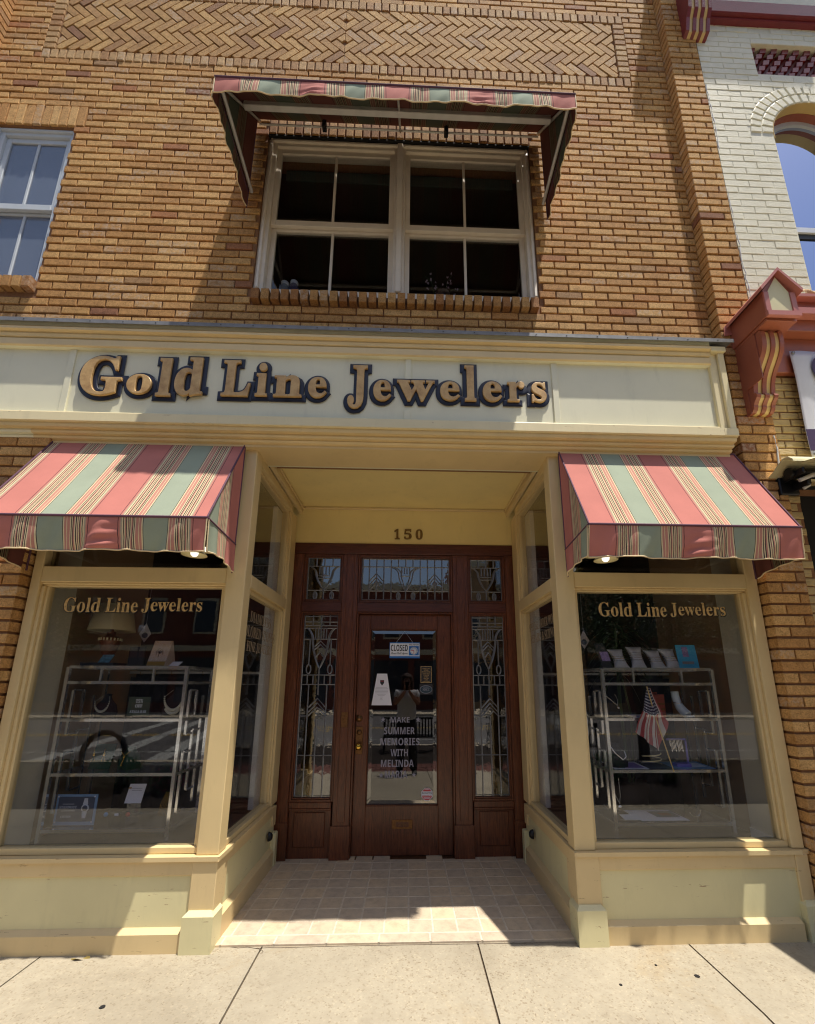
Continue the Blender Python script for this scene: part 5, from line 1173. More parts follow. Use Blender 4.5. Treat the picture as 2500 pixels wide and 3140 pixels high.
for x, m_, lab, rnd_ in ((-2.006, 'dotblue', 'round bright blue token on the left rack bottom shelf', 1), (-1.936, 'cardwhite', 'tiny white square tag on the left rack bottom shelf', 0), (-1.862, 'red', 'round red token on the left rack bottom shelf', 1)):
    one('display_token', (lambda b, x=x: b.lathe([(0, -.006), (.014, -.006), (.014, 0), (0, 0)], (x, .43, .590), 18, axis='y')) if rnd_ else (lambda b, x=x: b.box(x-.013, x+.013, .424, .430, .582, .596)), m_, lab, 'token', 'small coloured tokens on the bottom shelf')
def bng(b):
    for k in range(7): b.tube([(-1.672+.010*k, .44, .575), (-1.665+.010*k, .45, .65), (-1.640+.010*k, .46, .72)], .0014, 4)
one('chain_strands', bng, 'brass', 'row of fine gold chains slanting at the right of the left rack bottom shelf', 'chains')
one('reflector_card', lambda b: tilted(b, -1.51, -1.40, .78, .52, .17, .04, 0, .003, .01), 'slate', 'blue grey card standing beside the left rack', 'card')
# hanging diamond shaped tags
M['tagprint'] = plain('white_diamond_tag', lin((170, 166, 176)), .6, 0, .05)
for x, y, z, lab in ((-2.03, .60, 1.83, 'pale diamond shaped paper ornament hanging by the lamp shade'), (1.42, .62, 1.80, 'pale diamond shaped paper ornament hanging at the left of the right window')):
    def f(b, x=x, y=y, z=z):
        b.prism([(x, z-.075), (x+.045, z-.01), (x, z+.075), (x-.045, z-.01)], lambda p, q, w: (p, y+w, q), 0, .002, 0); b.lathe([(0, -.002), (.022, -.002), (.022, 0)], (x, y, z-.02), 16, 1, axis='y'); b.tube([(x, y, z+.075), (x, y, z+.5)], .0008, 4, 0)
    one('paper_ornament', f, ['tagprint', 'slate'], lab, 'ornament', 'hanging diamond ornaments')
# right rack: bracelet pillows
M['satin'] = plain('grey_satin', lin((206, 208, 220)), .45, .1, .06, 40)
def pillow(x, h, lean, lab):
    r = thing('bracelet_pillow', lab, 'bracelet pillow', (x, .48, 1.567), 'grey satin bracelet pillows')
    y0 = .46; z0 = 1.568
    def pf(u, v):
        g = 2*math.pi*u; vv = v*2-1
        w = .042+.020*abs(vv)**2.2; th = .028*math.sqrt(max(0, 1-abs(vv)**3.5))+.001
        c_, s_ = math.cos(g), math.sin(g)
        sq = lambda a, p: math.copysign(abs(a)**p, a)
        return (x+w*sq(c_, .8)+lean*(1-v)+.004*math.sin(v*20)*0, y0+.04*v+th*sq(s_, .8), z0+h*v)
    mb = MB(); mb.grid(28, 26, pf); mb.build('pillow_form', 'satin', r, recalc=False)
    mb = MB()
    for v in (.38, .50, .60, .70)[: (4 if h > .15 else 3)]:
        mb.tube([Vector(pf(i/24, v))*1.0+Vector(((pf(i/24, v)[0]-(x+lean*(1-v)))*.06, (-.003 if i/24 > .5 else .002), 0)) for i in range(25)], .0026, 5)
    mb.build('bracelet', 'silver', r); return r
pillow(1.600, .145, .030, 'leftmost grey satin pillow with silver bracelets on the right rack'); pillow(1.748, .165, .014, 'tallest grey satin pillow with silver bracelets on the right rack')
pillow(1.885, .138, .030, 'grey satin pillow third along the right rack top'); pillow(2.000, .150, .034, 'grey satin pillow leaning next to the bright blue card')
M['brightblue'] = plain('bright_blue_print', lin((70, 180, 236)), .4, 0, .05, 8); M['pinkprint'] = plain('pink_print', lin((150, 130, 190)), .5, 0, .3, 90)
def bc(b): tilted(b, 2.062, 2.215, .44, 1.568, .178, .02, 0, .004, -.004); tilted(b, 2.105, 2.150, .4475, 1.655, .075, .008, 1, .001, -.004); tilted(b, 2.09, 2.18, .4415, 1.600, .02, .002, 2, .001, 0)
one('blue_poster', bc, ['brightblue', 'pinkprint', 'palegrey'], 'bright blue card with a pink figure on top of the right rack', 'card')
def dk(b): tilted(b, 1.470, 1.545, .44, 1.568, .185, .0, 0, .004, -.055); tilted(b, 1.472, 1.535, .4385, 1.62, .07, .0, 1, .0008, -.02)
one('dark_poster', dk, ['darkbox', 'pinkprint'], 'dark slanted picture card at the left end of the right rack top', 'card')
# flag on a stick
t = NT('flag_cloth'); uv = t.n('UVMap'); sp = t.n('SeparateXYZ'); t.l(uv.outputs[0], sp.inputs[0])
m1 = t.n('Math', operation='MULTIPLY'); m1.inputs[1].default_value = 6.5; t.l(sp.outputs[1], m1.inputs[0]); fr_ = t.n('Math', operation='FRACT'); t.l(m1.outputs[0], fr_.inputs[0])
stp = t.ramp(fr_.outputs[0], [(0, lin((160, 70, 74))), (.5, lin((190, 184, 182)))], 'CONSTANT').outputs[0]
gx = t.n('Math', operation='LESS_THAN'); gx.inputs[1].default_value = .42; t.l(sp.outputs[0], gx.inputs[0]); gz_ = t.n('Math', operation='LESS_THAN'); gz_.inputs[1].default_value = .88; t.l(sp.outputs[1], gz_.inputs[0])
an = t.n('Math', operation='MULTIPLY'); t.l(gx.outputs[0], an.inputs[0]); t.l(gz_.outputs[0], an.inputs[1])
mpv = t.n('Mapping'); mpv.inputs['Scale'].default_value = (22, 18, 1); t.l(uv.outputs[0], mpv.inputs[0]); vo = t.n('TexVoronoi'); vo.inputs['Scale'].default_value = 1; vo.inputs['Randomness'].default_value = 0; t.l(mpv.outputs[0], vo.inputs['Vector'])
canton = t.ramp(vo.outputs['Distance'], [(0, lin((210, 210, 220))), (.28, lin((34, 38, 66)))], 'CONSTANT').outputs[0]
t.col(t.mix(an.outputs[0], stp, canton)); t.rough(.8); M['flag'] = t.m
fg = thing('small_flag', 'small American stick flag hanging folded in front of the right rack', 'flag', (1.78, .34, 1.0))
def flagp(u, v):
    bx_, bz = ((1.612+(1.768-1.612)*v/.75, 1.125+(.992-1.125)*v/.75) if v < .75 else (1.768+(1.850-1.768)*(v-.75)/.25, .992+(1.185-.992)*(v-.75)/.25))
    tx, tz = 1.733+.022*v, 1.425; mx_, mz = 1.690+.118*v, 1.285-.03*math.sin(v*3)
    if u < .35: k = u/.35; x, z = tx+(mx_-tx)*k, tz+(mz-tz)*k
    else: k = (u-.35)/.65; x, z = mx_+(bx_-mx_)*k, mz+(bz-mz)*k
    return (x, .338+.014*math.sin(v*18)*(.25+u)+.006*math.sin(u*11), z)
mb = MB(); mb.grid(40, 40, flagp, uvf=lambda u, v: (u, v)); mb.build('flag_cloth', 'flag', fg, recalc=False)
mb = MB(); mb.tube([(1.733, .34, 1.435), (1.77, .335, 1.22), (1.852, .33, .86)], .004, 6); mb.build('flag_stick', 'stripeyellow', fg)
# standing red boxes, foot form, violet stand and the rest
M['rustbox'] = plain('rust_red_box', lin((140, 58, 40)), .6, 0, .15, 20)
def rb(b):
    b.box(1.838, 1.930, .47, .54, 1.213, 1.375, 0); b.box(1.838, 1.930, .468, .47, 1.300, 1.315, 1); b.box(1.838, 1.930, .468, .47, 1.262, 1.275, 1); b.box(1.872, 1.876, .465, .54, 1.375, 1.392, 0)
one('gift_box', rb, ['rustbox', 'oldbrass'], 'tall rust red gift box on the right rack middle shelf', 'box')
M['ceramic'] = plain('pale_blue_ceramic', lin((196, 210, 222)), .35, 0, .04)
ft = thing('foot_form', 'pale foot shaped anklet display on the right rack', 'display form', (2.05, .45, 1.213))
mb = MB()
ctr = [((2.015, .47, 1.398), .026), ((2.018, .47, 1.36), .027), ((2.024, .465, 1.32), .026), ((2.032, .455, 1.285), .030), ((2.045, .43, 1.25), .032), ((2.055, .405, 1.232), .030)]
mb.tube([c_[0] for c_ in ctr], [c_[1] for c_ in ctr], 16)
for k in range(5): mb.lathe([(0, -.008), (.007, -.005), (.008, .002), (.005, .008), (0, .010)], (2.030+.013*k, .383+.002*abs(k-1), 1.222), 10)
mb.build('foot', 'ceramic', ft)
mb = MB(); mb.tube([(2.026+.029*math.cos(g*math.pi/8), .463+.029*math.sin(g*math.pi/8), 1.316+.004*math.sin(g)) for g in range(17)], .003, 5); mb.build('anklet', 'silver', ft)
M['violet'] = plain('violet_acrylic', lin((128, 118, 200)), .3, 0, .08)
vs_ = thing('chain_stand', 'violet acrylic stand hung with silver chains on the right rack lower shelf', 'chain stand', (2.0, .46, .865))
mb = MB(); mb.box(1.950, 2.055, .44, .50, .866, .892); mb.box(2.042, 2.052, .46, .47, .892, 1.062); mb.box(1.905, 2.052, .46, .47, 1.050, 1.062); mb.build('stand_frame', 'violet', vs_)
mb = MB()
for k in range(10): x = 1.92+.010*k; h = .05+.04*abs(math.sin(k*1.9)); mb.tube([(x, .455, 1.060), (x+.004, .452, 1.060-h), (x+.009, .455, 1.055-h*.4)], .0025, 4)
mb.build('chain', 'silver', vs_)
bst = thing('necklace_bust', 'dark bust leaning left with a silver collar on the right rack lower shelf', 'necklace stand', (1.52, .5, .865), 'necklace busts on the racks')
mb = MB(); mb.lathe([(0, 0), (.08, 0), (.085, .04), (.06, .11), (.03, .14), (.03, .16), (0, .165)], (1.53, .50, .865), 20); mb.build('bust_form', 'bustblack', bst)
mb = MB(); mb.tube([(1.475, .46, 1.020), (1.50, .425, .965), (1.545, .415, .925), (1.572, .42, .945), (1.565, .43, .985)], .004, 6); mb.build('collar', 'silver', bst)
bst = thing('necklace_bust', 'dark bust with a fine chain and pearl drop at the right rack left end', 'necklace stand', (1.52, .5, 1.213), 'necklace busts on the racks')
mb = MB(); mb.lathe([(0, 0), (.09, 0), (.085, .05), (.055, .12), (.03, .15), (0, .16)], (1.52, .53, 1.213), 20); mb.build('bust_form', 'bustblack', bst)
mb = MB(); mb.tube([(1.455, .42, 1.375), (1.50, .415, 1.335), (1.540, .41, 1.295)], .0018, 5); mb.tube([(1.540, .41, 1.295), (1.545, .415, 1.34), (1.53, .42, 1.38)], .0018, 5); mb.lathe([(0, -.010), (.008, -.006), (.010, 0), (.008, .006), (0, .010)], (1.543, .408, 1.283), 14); mb.build('pearl_drop', 'silver', bst)
pn = thing('pendant_necklace', 'silver chain with round medallion hanging above the bottom shelf of the right rack', 'necklace', (1.49, .41, .7))
mb = MB(); mb.tube([(1.452, .42, .74), (1.465, .41, .69), (1.487, .405, .640)], .0018, 5); mb.tube([(1.50, .42, .80), (1.498, .41, .70), (1.487, .405, .640)], .0018, 5); mb.build('chain', 'silver', pn)
mb = MB(); mb.lathe([(0, -.002), (.015, -.002), (.015, .002), (0, .002)], (1.487, .403, .617), 20, axis='y'); mb.build('medallion', 'silver', pn)
def leafl(x0, x1, y0, y1, z, mats, lab, name='leaflet', extra=(), sk=0):
    def f(b):
        b.add([(x0, y0, z), (x1, y0, z), (x1+sk, y1, z+.012), (x0+sk, y1, z+.012), (x0, y0, z-.002), (x1, y0, z-.002), (x1+sk, y1, z+.010), (x0+sk, y1, z+.010)], [(0, 1, 2, 3), (7, 6, 5, 4), (0, 4, 5, 1), (1, 5, 6, 2), (2, 6, 7, 3), (3, 7, 4, 0)], 0)
        for (a, b_, c_, d_, mi) in extra:
            zz = lambda q: z+.012*q+.0012
            b.add([(x0+(x1-x0)*a+sk*c_, y0+(y1-y0)*c_, zz(c_)), (x0+(x1-x0)*b_+sk*c_, y0+(y1-y0)*c_, zz(c_)), (x0+(x1-x0)*b_+sk*d_, y0+(y1-y0)*d_, zz(d_)), (x0+(x1-x0)*a+sk*d_, y0+(y1-y0)*d_, zz(d_))], [(0, 1, 2, 3)], mi)
    return one(name, f, mats, lab, 'leaflet', 'leaflets lying on the rack shelves')
leafl(1.47, 1.72, .40, .60, .868, ['paper', 'pinkprint'], 'white leaflet with pink picture at the left of the right rack lower shelf', extra=[(.35, .9, .1, .85, 1)])
leafl(1.735, 1.90, .40, .60, .869, ['slate', 'cardwhite'], 'grey blue leaflet in the middle of the right rack lower shelf', extra=[(.1, .9, .75, .85, 1)])
leafl(1.905, 2.20, .40, .60, .867, ['skyblue', 'rustbox', 'cardwhite'], 'pale blue leaflet with small dark photos at the right of the lower shelf', extra=[(.2, .4, .3, .8, 1), (.5, .9, .2, .8, 2)])
leafl(1.64, 1.98, .42, .62, .527, ['paper', 'slate', 'rustbox'], 'large white leaflet with a blue picture on the right rack bottom shelf', extra=[(.45, .95, .3, .85, 1), (.6, .85, .45, .7, 2)], sk=-.03)
leafl(1.53, 1.66, .44, .52, .528, ['cardwhite', 'palegrey'], 'small plain white card lying left of the large leaflet', 'small_leaflet')
leafl(1.65, 1.86, .40, .52, 1.216, ['paper', 'violet'], 'white papers fanned on the right rack middle shelf', 'papers', extra=[(0, .25, .0, .8, 1)])
one('bangle', lambda b: b.tube([(2.03+.038*math.cos(g*math.pi/12), .43, .578+.032*math.sin(g*math.pi/12)) for g in range(12, 25)]+[(2.068, .43, .590)], .003, 6), 'silver', 'thin open silver bangle at the right of the right rack bottom shelf', 'bangle')
def rope(b): b.tube([(1.78+.07*math.cos(g*.5)*(1+.1*math.sin(g)), .46+.05*math.sin(g*.5), .887+.003*g) for g in range(26)], .004, 6)
one('cord_coil', rope, 'linen', 'coil of pale cord on the middle of the right rack lower shelf', 'cord')
# house plant behind the right rack
pl = thing('house_plant', 'tall cane plant with long arching leaves behind the right rack', 'plant', (1.85, .95, .42))
M['leaf'] = plain('glossy_leaf', (.035, .075, .03), .35, 0, .3, 20)
mb = MB(); mb.lathe([(0, 0), (.11, 0), (.14, .25), (.13, .25), (0, .24)], (1.85, .95, .42), 24); mb.build('pot', 'pot', pl)
mb = MB(); mb.tube([(1.85, .95, .6), (1.83, .95, 1.3), (1.86, .96, 1.95)], .014, 7); mb.tube([(1.87, .93, .6), (1.90, .92, 1.2), (1.80, .90, 1.75)], .008, 6); mb.build('stem', 'stem', pl)
mb = MB()
def blade(b, p, d, L, w, droop):
    up = Vector((0, 0, 1)); sd = d.cross(up).normalized(); vs = []
    for i in range(8):
        q = i/7; c_ = p+d*L*q+Vector((0, 0, -droop*q*q+L*.35*q*(1-q))); ww = w*math.sin(math.pi*min(1, q*.92+.08))
        vs += [c_-sd*ww, c_+sd*ww]
    b.add(vs, [(2*i, 2*i+1, 2*i+3, 2*i+2) for i in range(7)])
for k in range(70):
    base = Vector((1.86, .96, random.uniform(1.70, 1.97))) if k < 42 else Vector((1.80, .90, random.uniform(1.5, 1.78)))
    g = random.uniform(0, 2*math.pi); blade(mb, base, Vector((math.cos(g), math.sin(g)*.6, random.uniform(-.2, .7))).normalized(), random.uniform(.16, .34), .010, random.uniform(.08, .28))
mb.build('leaf_blades', 'leaf', pl, recalc=False)

# ------------------------------------------------------------------ the street behind the camera (seen in the glass)
M['asphalt'] = concrete('street_asphalt', lin((92, 90, 90))); M['farwalk'] = concrete('far_sidewalk_concrete', lin((190, 178, 156)))
M['paver'] = plain('red_brick_paver', lin((104, 64, 54)), .85, 0, .25, 30); M['mulch'] = plain('dark_mulch', (.035, .024, .018), .95, 0, .5, 40, bump=.02)
M['roadwhite'] = plain('road_paint', (.40, .40, .38), .7, 0, .1, 20); M['roadyellow'] = plain('road_yellow', (.55, .36, .06), .7, 0, .1, 20)
GZ = gz(-3.5)-.005
mb = MB()
for i in range(40):
    for j in range(4): x = -2.2+i*.105; yo = -3.505-.21*j; mb.box(x+.003, x+.099, yo-.203, yo-.003, GZ-.05, GZ+random.uniform(-.003, .003))
struct(mb.build('paver_strip', 'paver'))
mb = MB()
for xa, xb, ya, yb in ((-9.3, -2.21, -3.5, -7.0), (2.01, 9.0, -3.5, -7.0), (-2.2, 2.0, -4.36, -7.0)): mb.grid(90, 24, lambda u, v: (xa+(xb-xa)*u, ya+(yb-ya)*v, GZ-.01+(.05*math.sin(u*50+v*9)*math.sin(v*11+u*30)+.03*math.sin(u*170+v*60)+.04)*min(1, 8*v, 8*(1-v))))
struct(mb.build('mulch_bed', 'mulch', recalc=False))
struct(part('bed_soil', 'mulch', None, (-9.3, 9.0, -6.98, -3.52, -.6, GZ-.055)))
struct(part('kerb', 'farwalk', None, (-40, 40, -7.2, -6.98, -.6, GZ+.02)))
struct(part('street', 'asphalt', None, (-60, 60, -20.0, -7.2, -.62, -.40)))
mb = MB()
for x in (-9, -7.6, -6.2, -4.8, -3.4): mb.add([(x, -7.5, -.395), (x+.5, -7.5, -.395), (x-2.5, -19.5, -.395), (x-3.0, -19.5, -.395)], [(0, 1, 2, 3)])
mb.add([(-60, -9.6, -.395), (60, -9.6, -.395), (60, -9.48, -.395), (-60, -9.48, -.395)], [(0, 1, 2, 3)]); struct(mb.build('road_marking', 'roadwhite', recalc=False))
mb = MB()
for y in (-13.4, -13.7): mb.add([(-60, y, -.395), (60, y, -.395), (60, y+.12, -.395), (-60, y+.12, -.395)], [(0, 1, 2, 3)])
struct(mb.build('road_marking', 'roadyellow', recalc=False))
struct(part('far_sidewalk', 'farwalk', None, (-60, 60, -24.0, -20.0, -.62, -.27)))
struct(part('ground', 'asphalt', None, (-90, 90, -120, -24.1, -.70, -.36), (-90, -9.4, -7, 60, -.75, -.30), (9.1, 90, -7, 60, -.75, -.30)))
M['farbrick'] = plain('dark_red_far_brick', lin((120, 66, 50)), .9, 0, .12, 3); M['fartan'] = plain('tan_far_render', lin((168, 134, 96)), .9, 0, .08, 3); M['farcream'] = plain('cream_far_trim', lin((206, 192, 160)), .7)
M['farglass'] = plain('dark_far_window', (.03, .035, .045), .1)
def far_building(x0, x1, h, mat, lab, nw):
    r = thing('street_building', lab, 'building', ((x0+x1)/2, -28, -.27), 'buildings across the street')
    mb = MB(); mb.box(x0, x1, -34, -24, -.27, h); mb.build('wall', mat, r)
    part('cornice', 'farcream', r, (x0-.1, x1+.1, -24, -23.6, h-.1, h+.35)); part('shop_cornice', 'farcream', r, (x0, x1, -24, -23.75, 3.4, 3.75))
    w = (x1-x0)/nw
    for i in range(nw):
        for z0, z1 in ((4.6, 6.6),)+(((8.0, 9.8),) if h > 10.5 else ()):
            o = part('window', 'farcream', r, (x0+w*(i+.28), x0+w*(i+.72), -24.0, -23.93, z0-.12, z1+.18)); part('pane', 'farglass', o, (x0+w*(i+.32), x0+w*(i+.68), -23.93, -23.90, z0, z1))
        part('shop_window', 'farglass', r, (x0+w*(i+.08), x0+w*(i+.92), -23.999, -23.94, .3, 3.0))
    return r
far_building(-34, -21, 9.4, 'fartan', 'tan two storey building far left across the street', 4)
far_building(-20.9, -8, 11.6, 'farbrick', 'tall dark red brick building across the street, reflected in the left window', 4)
far_building(-7.9, 3.0, 8.0, 'farbrick', 'low red brick building straight across the street', 4)
far_building(3.1, 14, 9.8, 'fartan', 'tan building across the street, reflected in the right window', 4)
far_building(14.1, 30, 11.2, 'farbrick', 'tall brick building far right across the street', 5)
# bench
M['iron'] = plain('black_iron', (.015, .015, .017), .45, .5)
def bench(x, y, lab):
    r = thing('park_bench', lab, 'bench', (x, y, GZ), 'black benches along the planting bed')
    mb = MB()
    for k in range(24): xx = x-.88+k*.0765; mb.box(xx-.016, xx+.016, y-.012, y+.002, GZ+.42, GZ+.84)
    mb.box(x-.92, x+.92, y-.02, y+.01, GZ+.84, GZ+.88); mb.box(x-.92, x+.92, y-.02, y+.01, GZ+.40, GZ+.43); mb.build('backrest', 'iron', r)
    mb = MB()
    for k in range(7): mb.box(x-.92, x+.92, y-.08-.065*k, y-.035-.065*k, GZ+.41, GZ+.43)
    mb.build('seat', 'iron', r)
    for sx_ in (-.90, .90):
        mb = MB(); mb.tube([(x+sx_, y-.44, GZ), (x+sx_, y-.44, GZ+.62), (x+sx_, y-.02, GZ+.64), (x+sx_, y+.01, GZ+.86)], .018, 6); mb.tube([(x+sx_, y, GZ), (x+sx_, y, GZ+.44)], .018, 6); mb.build('leg', 'iron', r)
bench(.35, -5.45, 'black slatted bench behind the photographer'); bench(3.1, -6.2, 'black slatted bench to the right of the street lamp')
# hoop rack
one('bike_rack', lambda b: b.tube([(-4.98, -4.1, GZ-.02), (-4.98, -4.1, GZ+.62)]+[(-4.66-.32*math.cos(k*math.pi/12), -4.1, GZ+.62+.32*math.sin(k*math.pi/12)) for k in range(1, 12)]+[(-4.34, -4.1, GZ+.62), (-4.34, -4.1, GZ-.02)], .040, 12), 'iron', 'black inverted U bicycle rack reflected low in the left window', 'bike rack')
# street lamps
def lamp(x, y, lab, k=1.0):
    r = thing('street_lamp', lab, 'street lamp', (x, y, GZ), 'street lamps')
    mb = MB(); mb.lathe([(.16, 0), (.16, .10), (.09, .30), (.055, .5), (.045, 3.2+k), (.08, 3.25+k), (.06, 3.35+k)], (x, y, GZ), 16); mb.build('pole', 'iron', r)
    mb = MB(); mb.lathe([(.06, 3.35+k), (.15, 3.42+k), (.18, 3.60+k), (.15, 3.78+k), (.05, 3.84+k)], (x, y, GZ), 20); mb.build('globe', 'framewhite', r)
    mb = MB(); mb.lathe([(.16, 3.79+k), (.10, 3.88+k), (.03, 3.95+k), (0, 4.05+k)], (x, y, GZ), 16); mb.build('cap', 'iron', r)
lamp(-14.64, -20.6, 'black street lamp on the far pavement, reflected in the left window'); lamp(10.1, -20.6, 'black street lamp on the far pavement, reflected in the right window')
# low shrubs in the bed
M['shrubleaf'] = plain('green_shrub_leaf', (.05, .12, .04), .6, 0, .4, 9); M['bloom'] = plain('pink_bloom', lin((176, 70, 110)), .7, 0, .3, 30)
for sx, sy, sr, pk in ((-4.6, -4.45, .34, .0), (-3.7, -4.3, .30, .6), (-5.6, -4.6, .32, .3), (3.6, -5.0, .32, .1)):
    r = thing('flowering_shrub', 'low leafy shrub in the mulch bed by the pavement edge', 'shrub', (sx, sy, GZ), 'low shrubs in the mulch bed')
    a_, b2 = MB(), MB()
    for k in range(900):
        d = Vector((random.gauss(0, 1), random.gauss(0, 1), random.gauss(0, 1))).normalized()*sr*random.uniform(.55, 1.05); p = Vector((sx, sy, GZ+sr*.75))+Vector((d.x, d.y, d.z*.8))
        e = Vector((random.uniform(-1, 1), random.uniform(-1, 1), random.uniform(-.4, 1))).normalized()*.05; f = e.orthogonal().normalized()*.017
        (b2 if random.random() < pk*.45 else a_).add([p, p+e*.5+f, p+e, p+e*.5-f], [(0, 1, 2, 3)])
    a_.build('leaves', 'shrubleaf', r, recalc=False)
    if pk: b2.build('blossom', 'bloom', r, recalc=False)
# ornamental grasses
M['grassblade'] = plain('grass_blade', (.07, .10, .03), .7, 0, .3, 20)
for gx_, gy_, s_ in ((-3.9, -4.6, .50), (-3.0, -5.6, .45), (-6.6, -4.8, .5), (2.9, -4.4, .6), (4.5, -4.6, .55), (5.6, -5.4, .5), (-2.5, -6.3, .45)):
    mb = MB()
    for k in range(170):
        g = random.uniform(0, 6.283); L = s_*random.uniform(.6, 1.1); d = Vector((math.cos(g), math.sin(g), 0)); p0 = Vector((gx_, gy_, GZ))+d*random.uniform(0, .08); sp_ = random.uniform(.25, .9)
        n_ = Vector((-d.y, d.x, 0))*.004; pts = [p0, p0+d*L*sp_*.35+Vector((0, 0, L*.6)), p0+d*L*sp_+Vector((0, 0, L*(.85-.4*sp_)))]
        mb.add([pts[0]-n_, pts[0]+n_, pts[1]+n_, pts[1]-n_, pts[2]], [(0, 1, 2, 3), (3, 2, 4)])
    tag(mb.build('ornamental_grass', 'grassblade', recalc=False), 'clump of ornamental grass in the mulch bed behind the photographer', 'grass clump', 'ornamental grass clumps')
# trees
M['bark'] = plain('tree_bark', lin((84, 70, 56)), .9, 0, .2, 20); M['foliage'] = plain('tree_foliage', (.055, .095, .028), .6, 0, .45, 2.2)
def tree(x, y, h, cr, lab, seed):
    rd = random.Random(seed); r = thing('street_tree', lab, 'tree', (x, y, GZ), 'street trees')
    mb = MB(); mb.tube([(x, y, GZ-.05), (x+.03, y, GZ+h*.2), (x-.02, y+.03, GZ+h*.42), (x+.04, y, GZ+h*.7)], [.13, .10, .08, .03], 10)
    tips = []
    for k in range(13):
        g = k*2.4; z0 = GZ+h*(.30+.035*k); L = cr*rd.uniform(.65, 1.0)*(1-.03*k); e = Vector((x+L*math.cos(g), y+L*math.sin(g), z0+L*rd.uniform(.35, .8))); mb.tube([(x, y, z0), (x+(e.x-x)*.5, y+(e.y-y)*.5, z0+(e.z-z0)*.6), e], [.045, .028, .010], 6); tips.append(e); tips.append(Vector((x, y, z0))*.4+e*.6)
    tips += [Vector((x, y, GZ+h*.82)), Vector((x+.2, y, GZ+h*.95))]
    mb.build('trunk', 'bark', r)
    mb = MB()
    for tp in tips:
        for c_ in range(10):
            cc = tp+Vector([rd.gauss(0, cr*.19) for _ in range(3)]); rn = rd.random()
            for k in range(42):
                p = cc+Vector([rd.gauss(0, cr*.085) for _ in range(3)]); a = Vector([rd.uniform(-1, 1) for _ in range(3)]).normalized()*rd.uniform(.045, .075); b_ = a.orthogonal().normalized()*.028
                mb.add([p, p+a*.5+b_, p+a, p+a*.5-b_], [(0, 1, 2, 3)], 0, (rn, rn, rn))
    mb.build('crown', 'foliage', r, recalc=False)
tree(5.4, -7.0, 6.0, 1.9, 'leafy street tree right of the photographer', 3); tree(8.2, -7.0, 6.2, 2.0, 'second leafy tree further right along the kerb', 5); tree(-8.6, -6.4, 5.4, 1.8, 'leafy street tree far to the left along the kerb', 8)

# ------------------------------------------------------------------ the photographer
M['skin'] = plain('brown_skin', lin((138, 94, 74)), .55, 0, .06, 20); M['shirt'] = plain('heather_grey_shirt', lin((196, 196, 200)), .9, 0, .12, 60); M['trousers'] = plain('black_trousers', (.018, .018, .022), .85); M['hair'] = plain('curly_brown_hair', lin((74, 46, 34)), .6, 0, .3, 60, bump=.01); M['shoe'] = plain('dark_sneaker', (.05, .045, .045), .6); M['phone'] = plain('black_phone', (.01, .01, .012), .25)
pz = gz(-3.0); py = -3.02
def skinned(name, verts, edges, radii, mat, parent, root=0, sub=1):
    off = Vector(parent['_o']) if parent is not None else Vector()
    me = bpy.data.meshes.new(name); me.from_pydata([tuple(Vector(v)-off) for v in verts], edges, []); o = bpy.data.objects.new(name, me); COL.objects.link(o)
    if parent is not None: o.parent = parent
    md = o.modifiers.new('skin', 'SKIN'); md.use_smooth_shade = True
    sv = me.skin_vertices[0].data
    for i, r in enumerate(radii): sv[i].radius = r if isinstance(r, tuple) else (r, r); sv[i].use_root = (i == root)
    sb = o.modifiers.new('sub', 'SUBSURF'); sb.levels = sub; sb.render_levels = sub+1
    mats = mat if isinstance(mat, list) else [mat]
    for m in mats: me.materials.append(M[m])
    return o
H0 = pz+.085
pr_ = thing('person', 'person in a grey t-shirt and black trousers holding up a phone with both hands', 'person', (0, py, pz))
V = [(0, py, H0+.92), (0, py, H0+1.05), (0, py+.01, H0+1.22), (0, py, H0+1.38), (0, py, H0+1.47), (0, py+.01, H0+1.52), (0, py+.01, H0+1.60), (0, py+.01, H0+1.68),
     (-.10, py, H0+.88), (-.11, py+.01, H0+.50), (-.12, py-.01, pz+.09), (-.13, py+.05, pz+.045),
     (.10, py, H0+.88), (.12, py+.02, H0+.50), (.14, py-.01, pz+.09), (.16, py+.05, pz+.045),
     (-.18, py, H0+1.40), (-.22, py+.08, H0+1.18), (-.06, py+.22, H0+1.38), (-.035, py+.255, H0+1.43),
     (.18, py, H0+1.40), (.22, py+.08, H0+1.18), (.07, py+.22, H0+1.38), (.045, py+.255, H0+1.43)]
Ed = [(0, 1), (1, 2), (2, 3), (3, 4), (4, 5), (5, 6), (6, 7), (0, 8), (8, 9), (9, 10), (10, 11), (0, 12), (12, 13), (13, 14), (14, 15), (3, 16), (16, 17), (17, 18), (18, 19), (3, 20), (20, 21), (21, 22), (22, 23)]
Rd = [(.155, .11), (.145, .105), (.155, .11), (.135, .09), .058, .066, (.080, .092), .062, .10, .070, .045, .035, .10, .070, .045, .035, .062, .048, .032, .026, .062, .048, .032, .026]
body = skinned('body', V, Ed, Rd, 'skin', pr_)
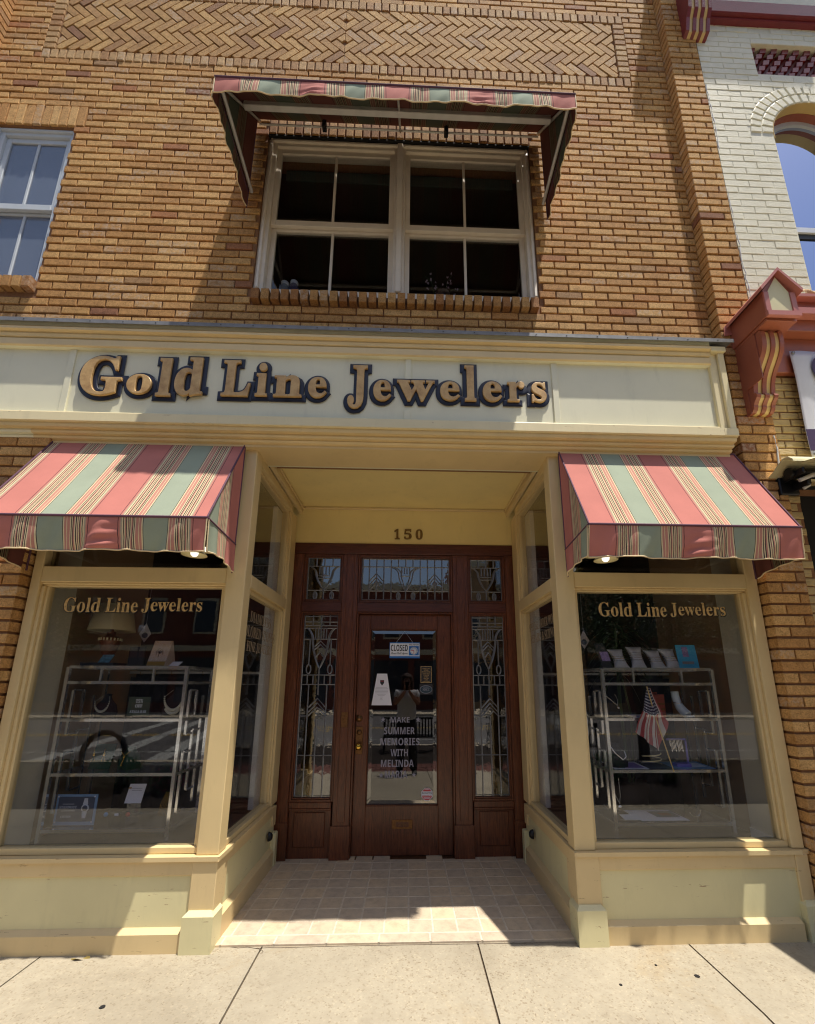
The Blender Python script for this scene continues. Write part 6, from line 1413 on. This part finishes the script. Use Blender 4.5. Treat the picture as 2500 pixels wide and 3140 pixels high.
# clothing follows the body
skinned('t_shirt', [(0, py, H0+.80), (0, py, H0+1.02), (0, py+.01, H0+1.22), (0, py, H0+1.37), (0, py, H0+1.43), (-.18, py, H0+1.39), (-.21, py+.05, H0+1.26), (.18, py, H0+1.39), (.21, py+.05, H0+1.26)],
        [(0, 1), (1, 2), (2, 3), (3, 4), (3, 5), (5, 6), (3, 7), (7, 8)], [(.205, .155), (.195, .152), (.195, .150), (.160, .120), .068, .078, .076, .078, .076], 'shirt', pr_)
skinned('trousers', [(0, py, H0+1.04), (0, py, H0+.88), (-.10, py, H0+.84), (-.11, py+.01, H0+.50), (-.12, py-.01, pz+.05), (.10, py, H0+.84), (.12, py+.02, H0+.50), (.14, py-.01, pz+.05)],
        [(0, 1), (1, 2), (2, 3), (3, 4), (1, 5), (5, 6), (6, 7)], [(.185, .138), (.188, .142), .128, .094, .078, .128, .094, .078], 'trousers', pr_)
mb = MB(); rd = random.Random(4)
for k in range(260):
    g = rd.uniform(0, 6.283); e = rd.uniform(-.5, 1.5); d = Vector((math.cos(g)*math.cos(e), math.sin(g)*math.cos(e), math.sin(e)))
    if d.y > .25 and d.z < .45: continue
    c_ = Vector((0, py-.005, H0+1.645))+Vector((d.x*.098, d.y*.105, d.z*.095)); r_ = rd.uniform(.014, .026)
    mb.lathe([(0, -r_), (r_*.8, -r_*.5), (r_, 0), (r_*.8, r_*.5), (0, r_)], c_, 7)
for k in range(90):
    g = rd.uniform(2.6, 6.8); c_ = Vector((math.cos(g)*.105, py-.01+math.sin(g)*.10, H0+rd.uniform(1.46, 1.62))); r_ = rd.uniform(.016, .026); mb.lathe([(0, -r_), (r_*.8, -r_*.5), (r_, 0), (r_*.8, r_*.5), (0, r_)], c_, 7)
mb.build('hair', 'hair', pr_)
mb = MB()   # face: nose, lips, eyes, ears
yf_ = py+.105
mb.tube([(0, yf_-.01, H0+1.635), (0, yf_+.006, H0+1.60), (0, yf_+.012, H0+1.585)], [.007, .010, .013], 8, 0)
for s_ in (-1, 1): mb.lathe([(0, -.010), (.012, -.005), (.014, 0), (.012, .005), (0, .010)], (s_*.030, yf_-.012, H0+1.628), 10, 1); mb.tube([(s_*.086, py+.01, H0+1.64), (s_*.094, py, H0+1.615), (s_*.086, py+.01, H0+1.59)], .011, 8, 0)
mb.tube([(-.024, yf_-.012, H0+1.553), (0, yf_-.004, H0+1.555), (.024, yf_-.012, H0+1.553)], [.003, .007, .003], 8, 2); mb.build('face', ['skin', 'ink', 'paver'], pr_)
# hands: palm, four bent fingers and a thumb round the phone
for s_ in (-1, 1):
    px = s_*.045; pb = (px, py+.262, H0+1.43)
    vv = [pb, (px, py+.272, H0+1.468)]; ee = [(0, 1)]; rr = [(.020, .016), (.030, .014)]
    for k in range(4):
        b0 = len(vv); zz = H0+1.455+.019*k; L = (.9, 1.0, .95, .8)[k]
        vv += [(px*1.0, py+.278, zz), (px*.95, py+.300, zz+.004), (px*.62, py+.306*1.0+.0, zz+.006), (px*.62-s_*.014*L, py+.300, zz+.006)]
        ee += [(1, b0), (b0, b0+1), (b0+1, b0+2), (b0+2, b0+3)]; rr += [.011, .0095, .009, .008]
    b0 = len(vv); vv += [(px*.9, py+.262, H0+1.475), (px*.45, py+.258, H0+1.495), (px*.30, py+.262, H0+1.512)]; ee += [(1, b0), (b0, b0+1), (b0+1, b0+2)]; rr += [.013, .011, .009]
    skinned('hand', vv, ee, rr, 'skin', pr_)
ph = one('phone', lambda b: b.box(-.038, .038, py+.274, py+.283, H0+1.44, H0+1.60), 'phone', 'black phone held up in both hands by the photographer', 'phone', bevel=.003)
for s_, x in ((-1, -.125), (1, .15)):
    skinned('shoe', [(x, py-.05, pz+.050), (x, py+.03, pz+.052), (x+s_*.01, py+.11, pz+.038), (x+s_*.015, py+.16, pz+.032)], [(0, 1), (1, 2), (2, 3)], [(.046, .050), (.048, .050), (.050, .034), (.040, .026)], 'shoe', pr_)
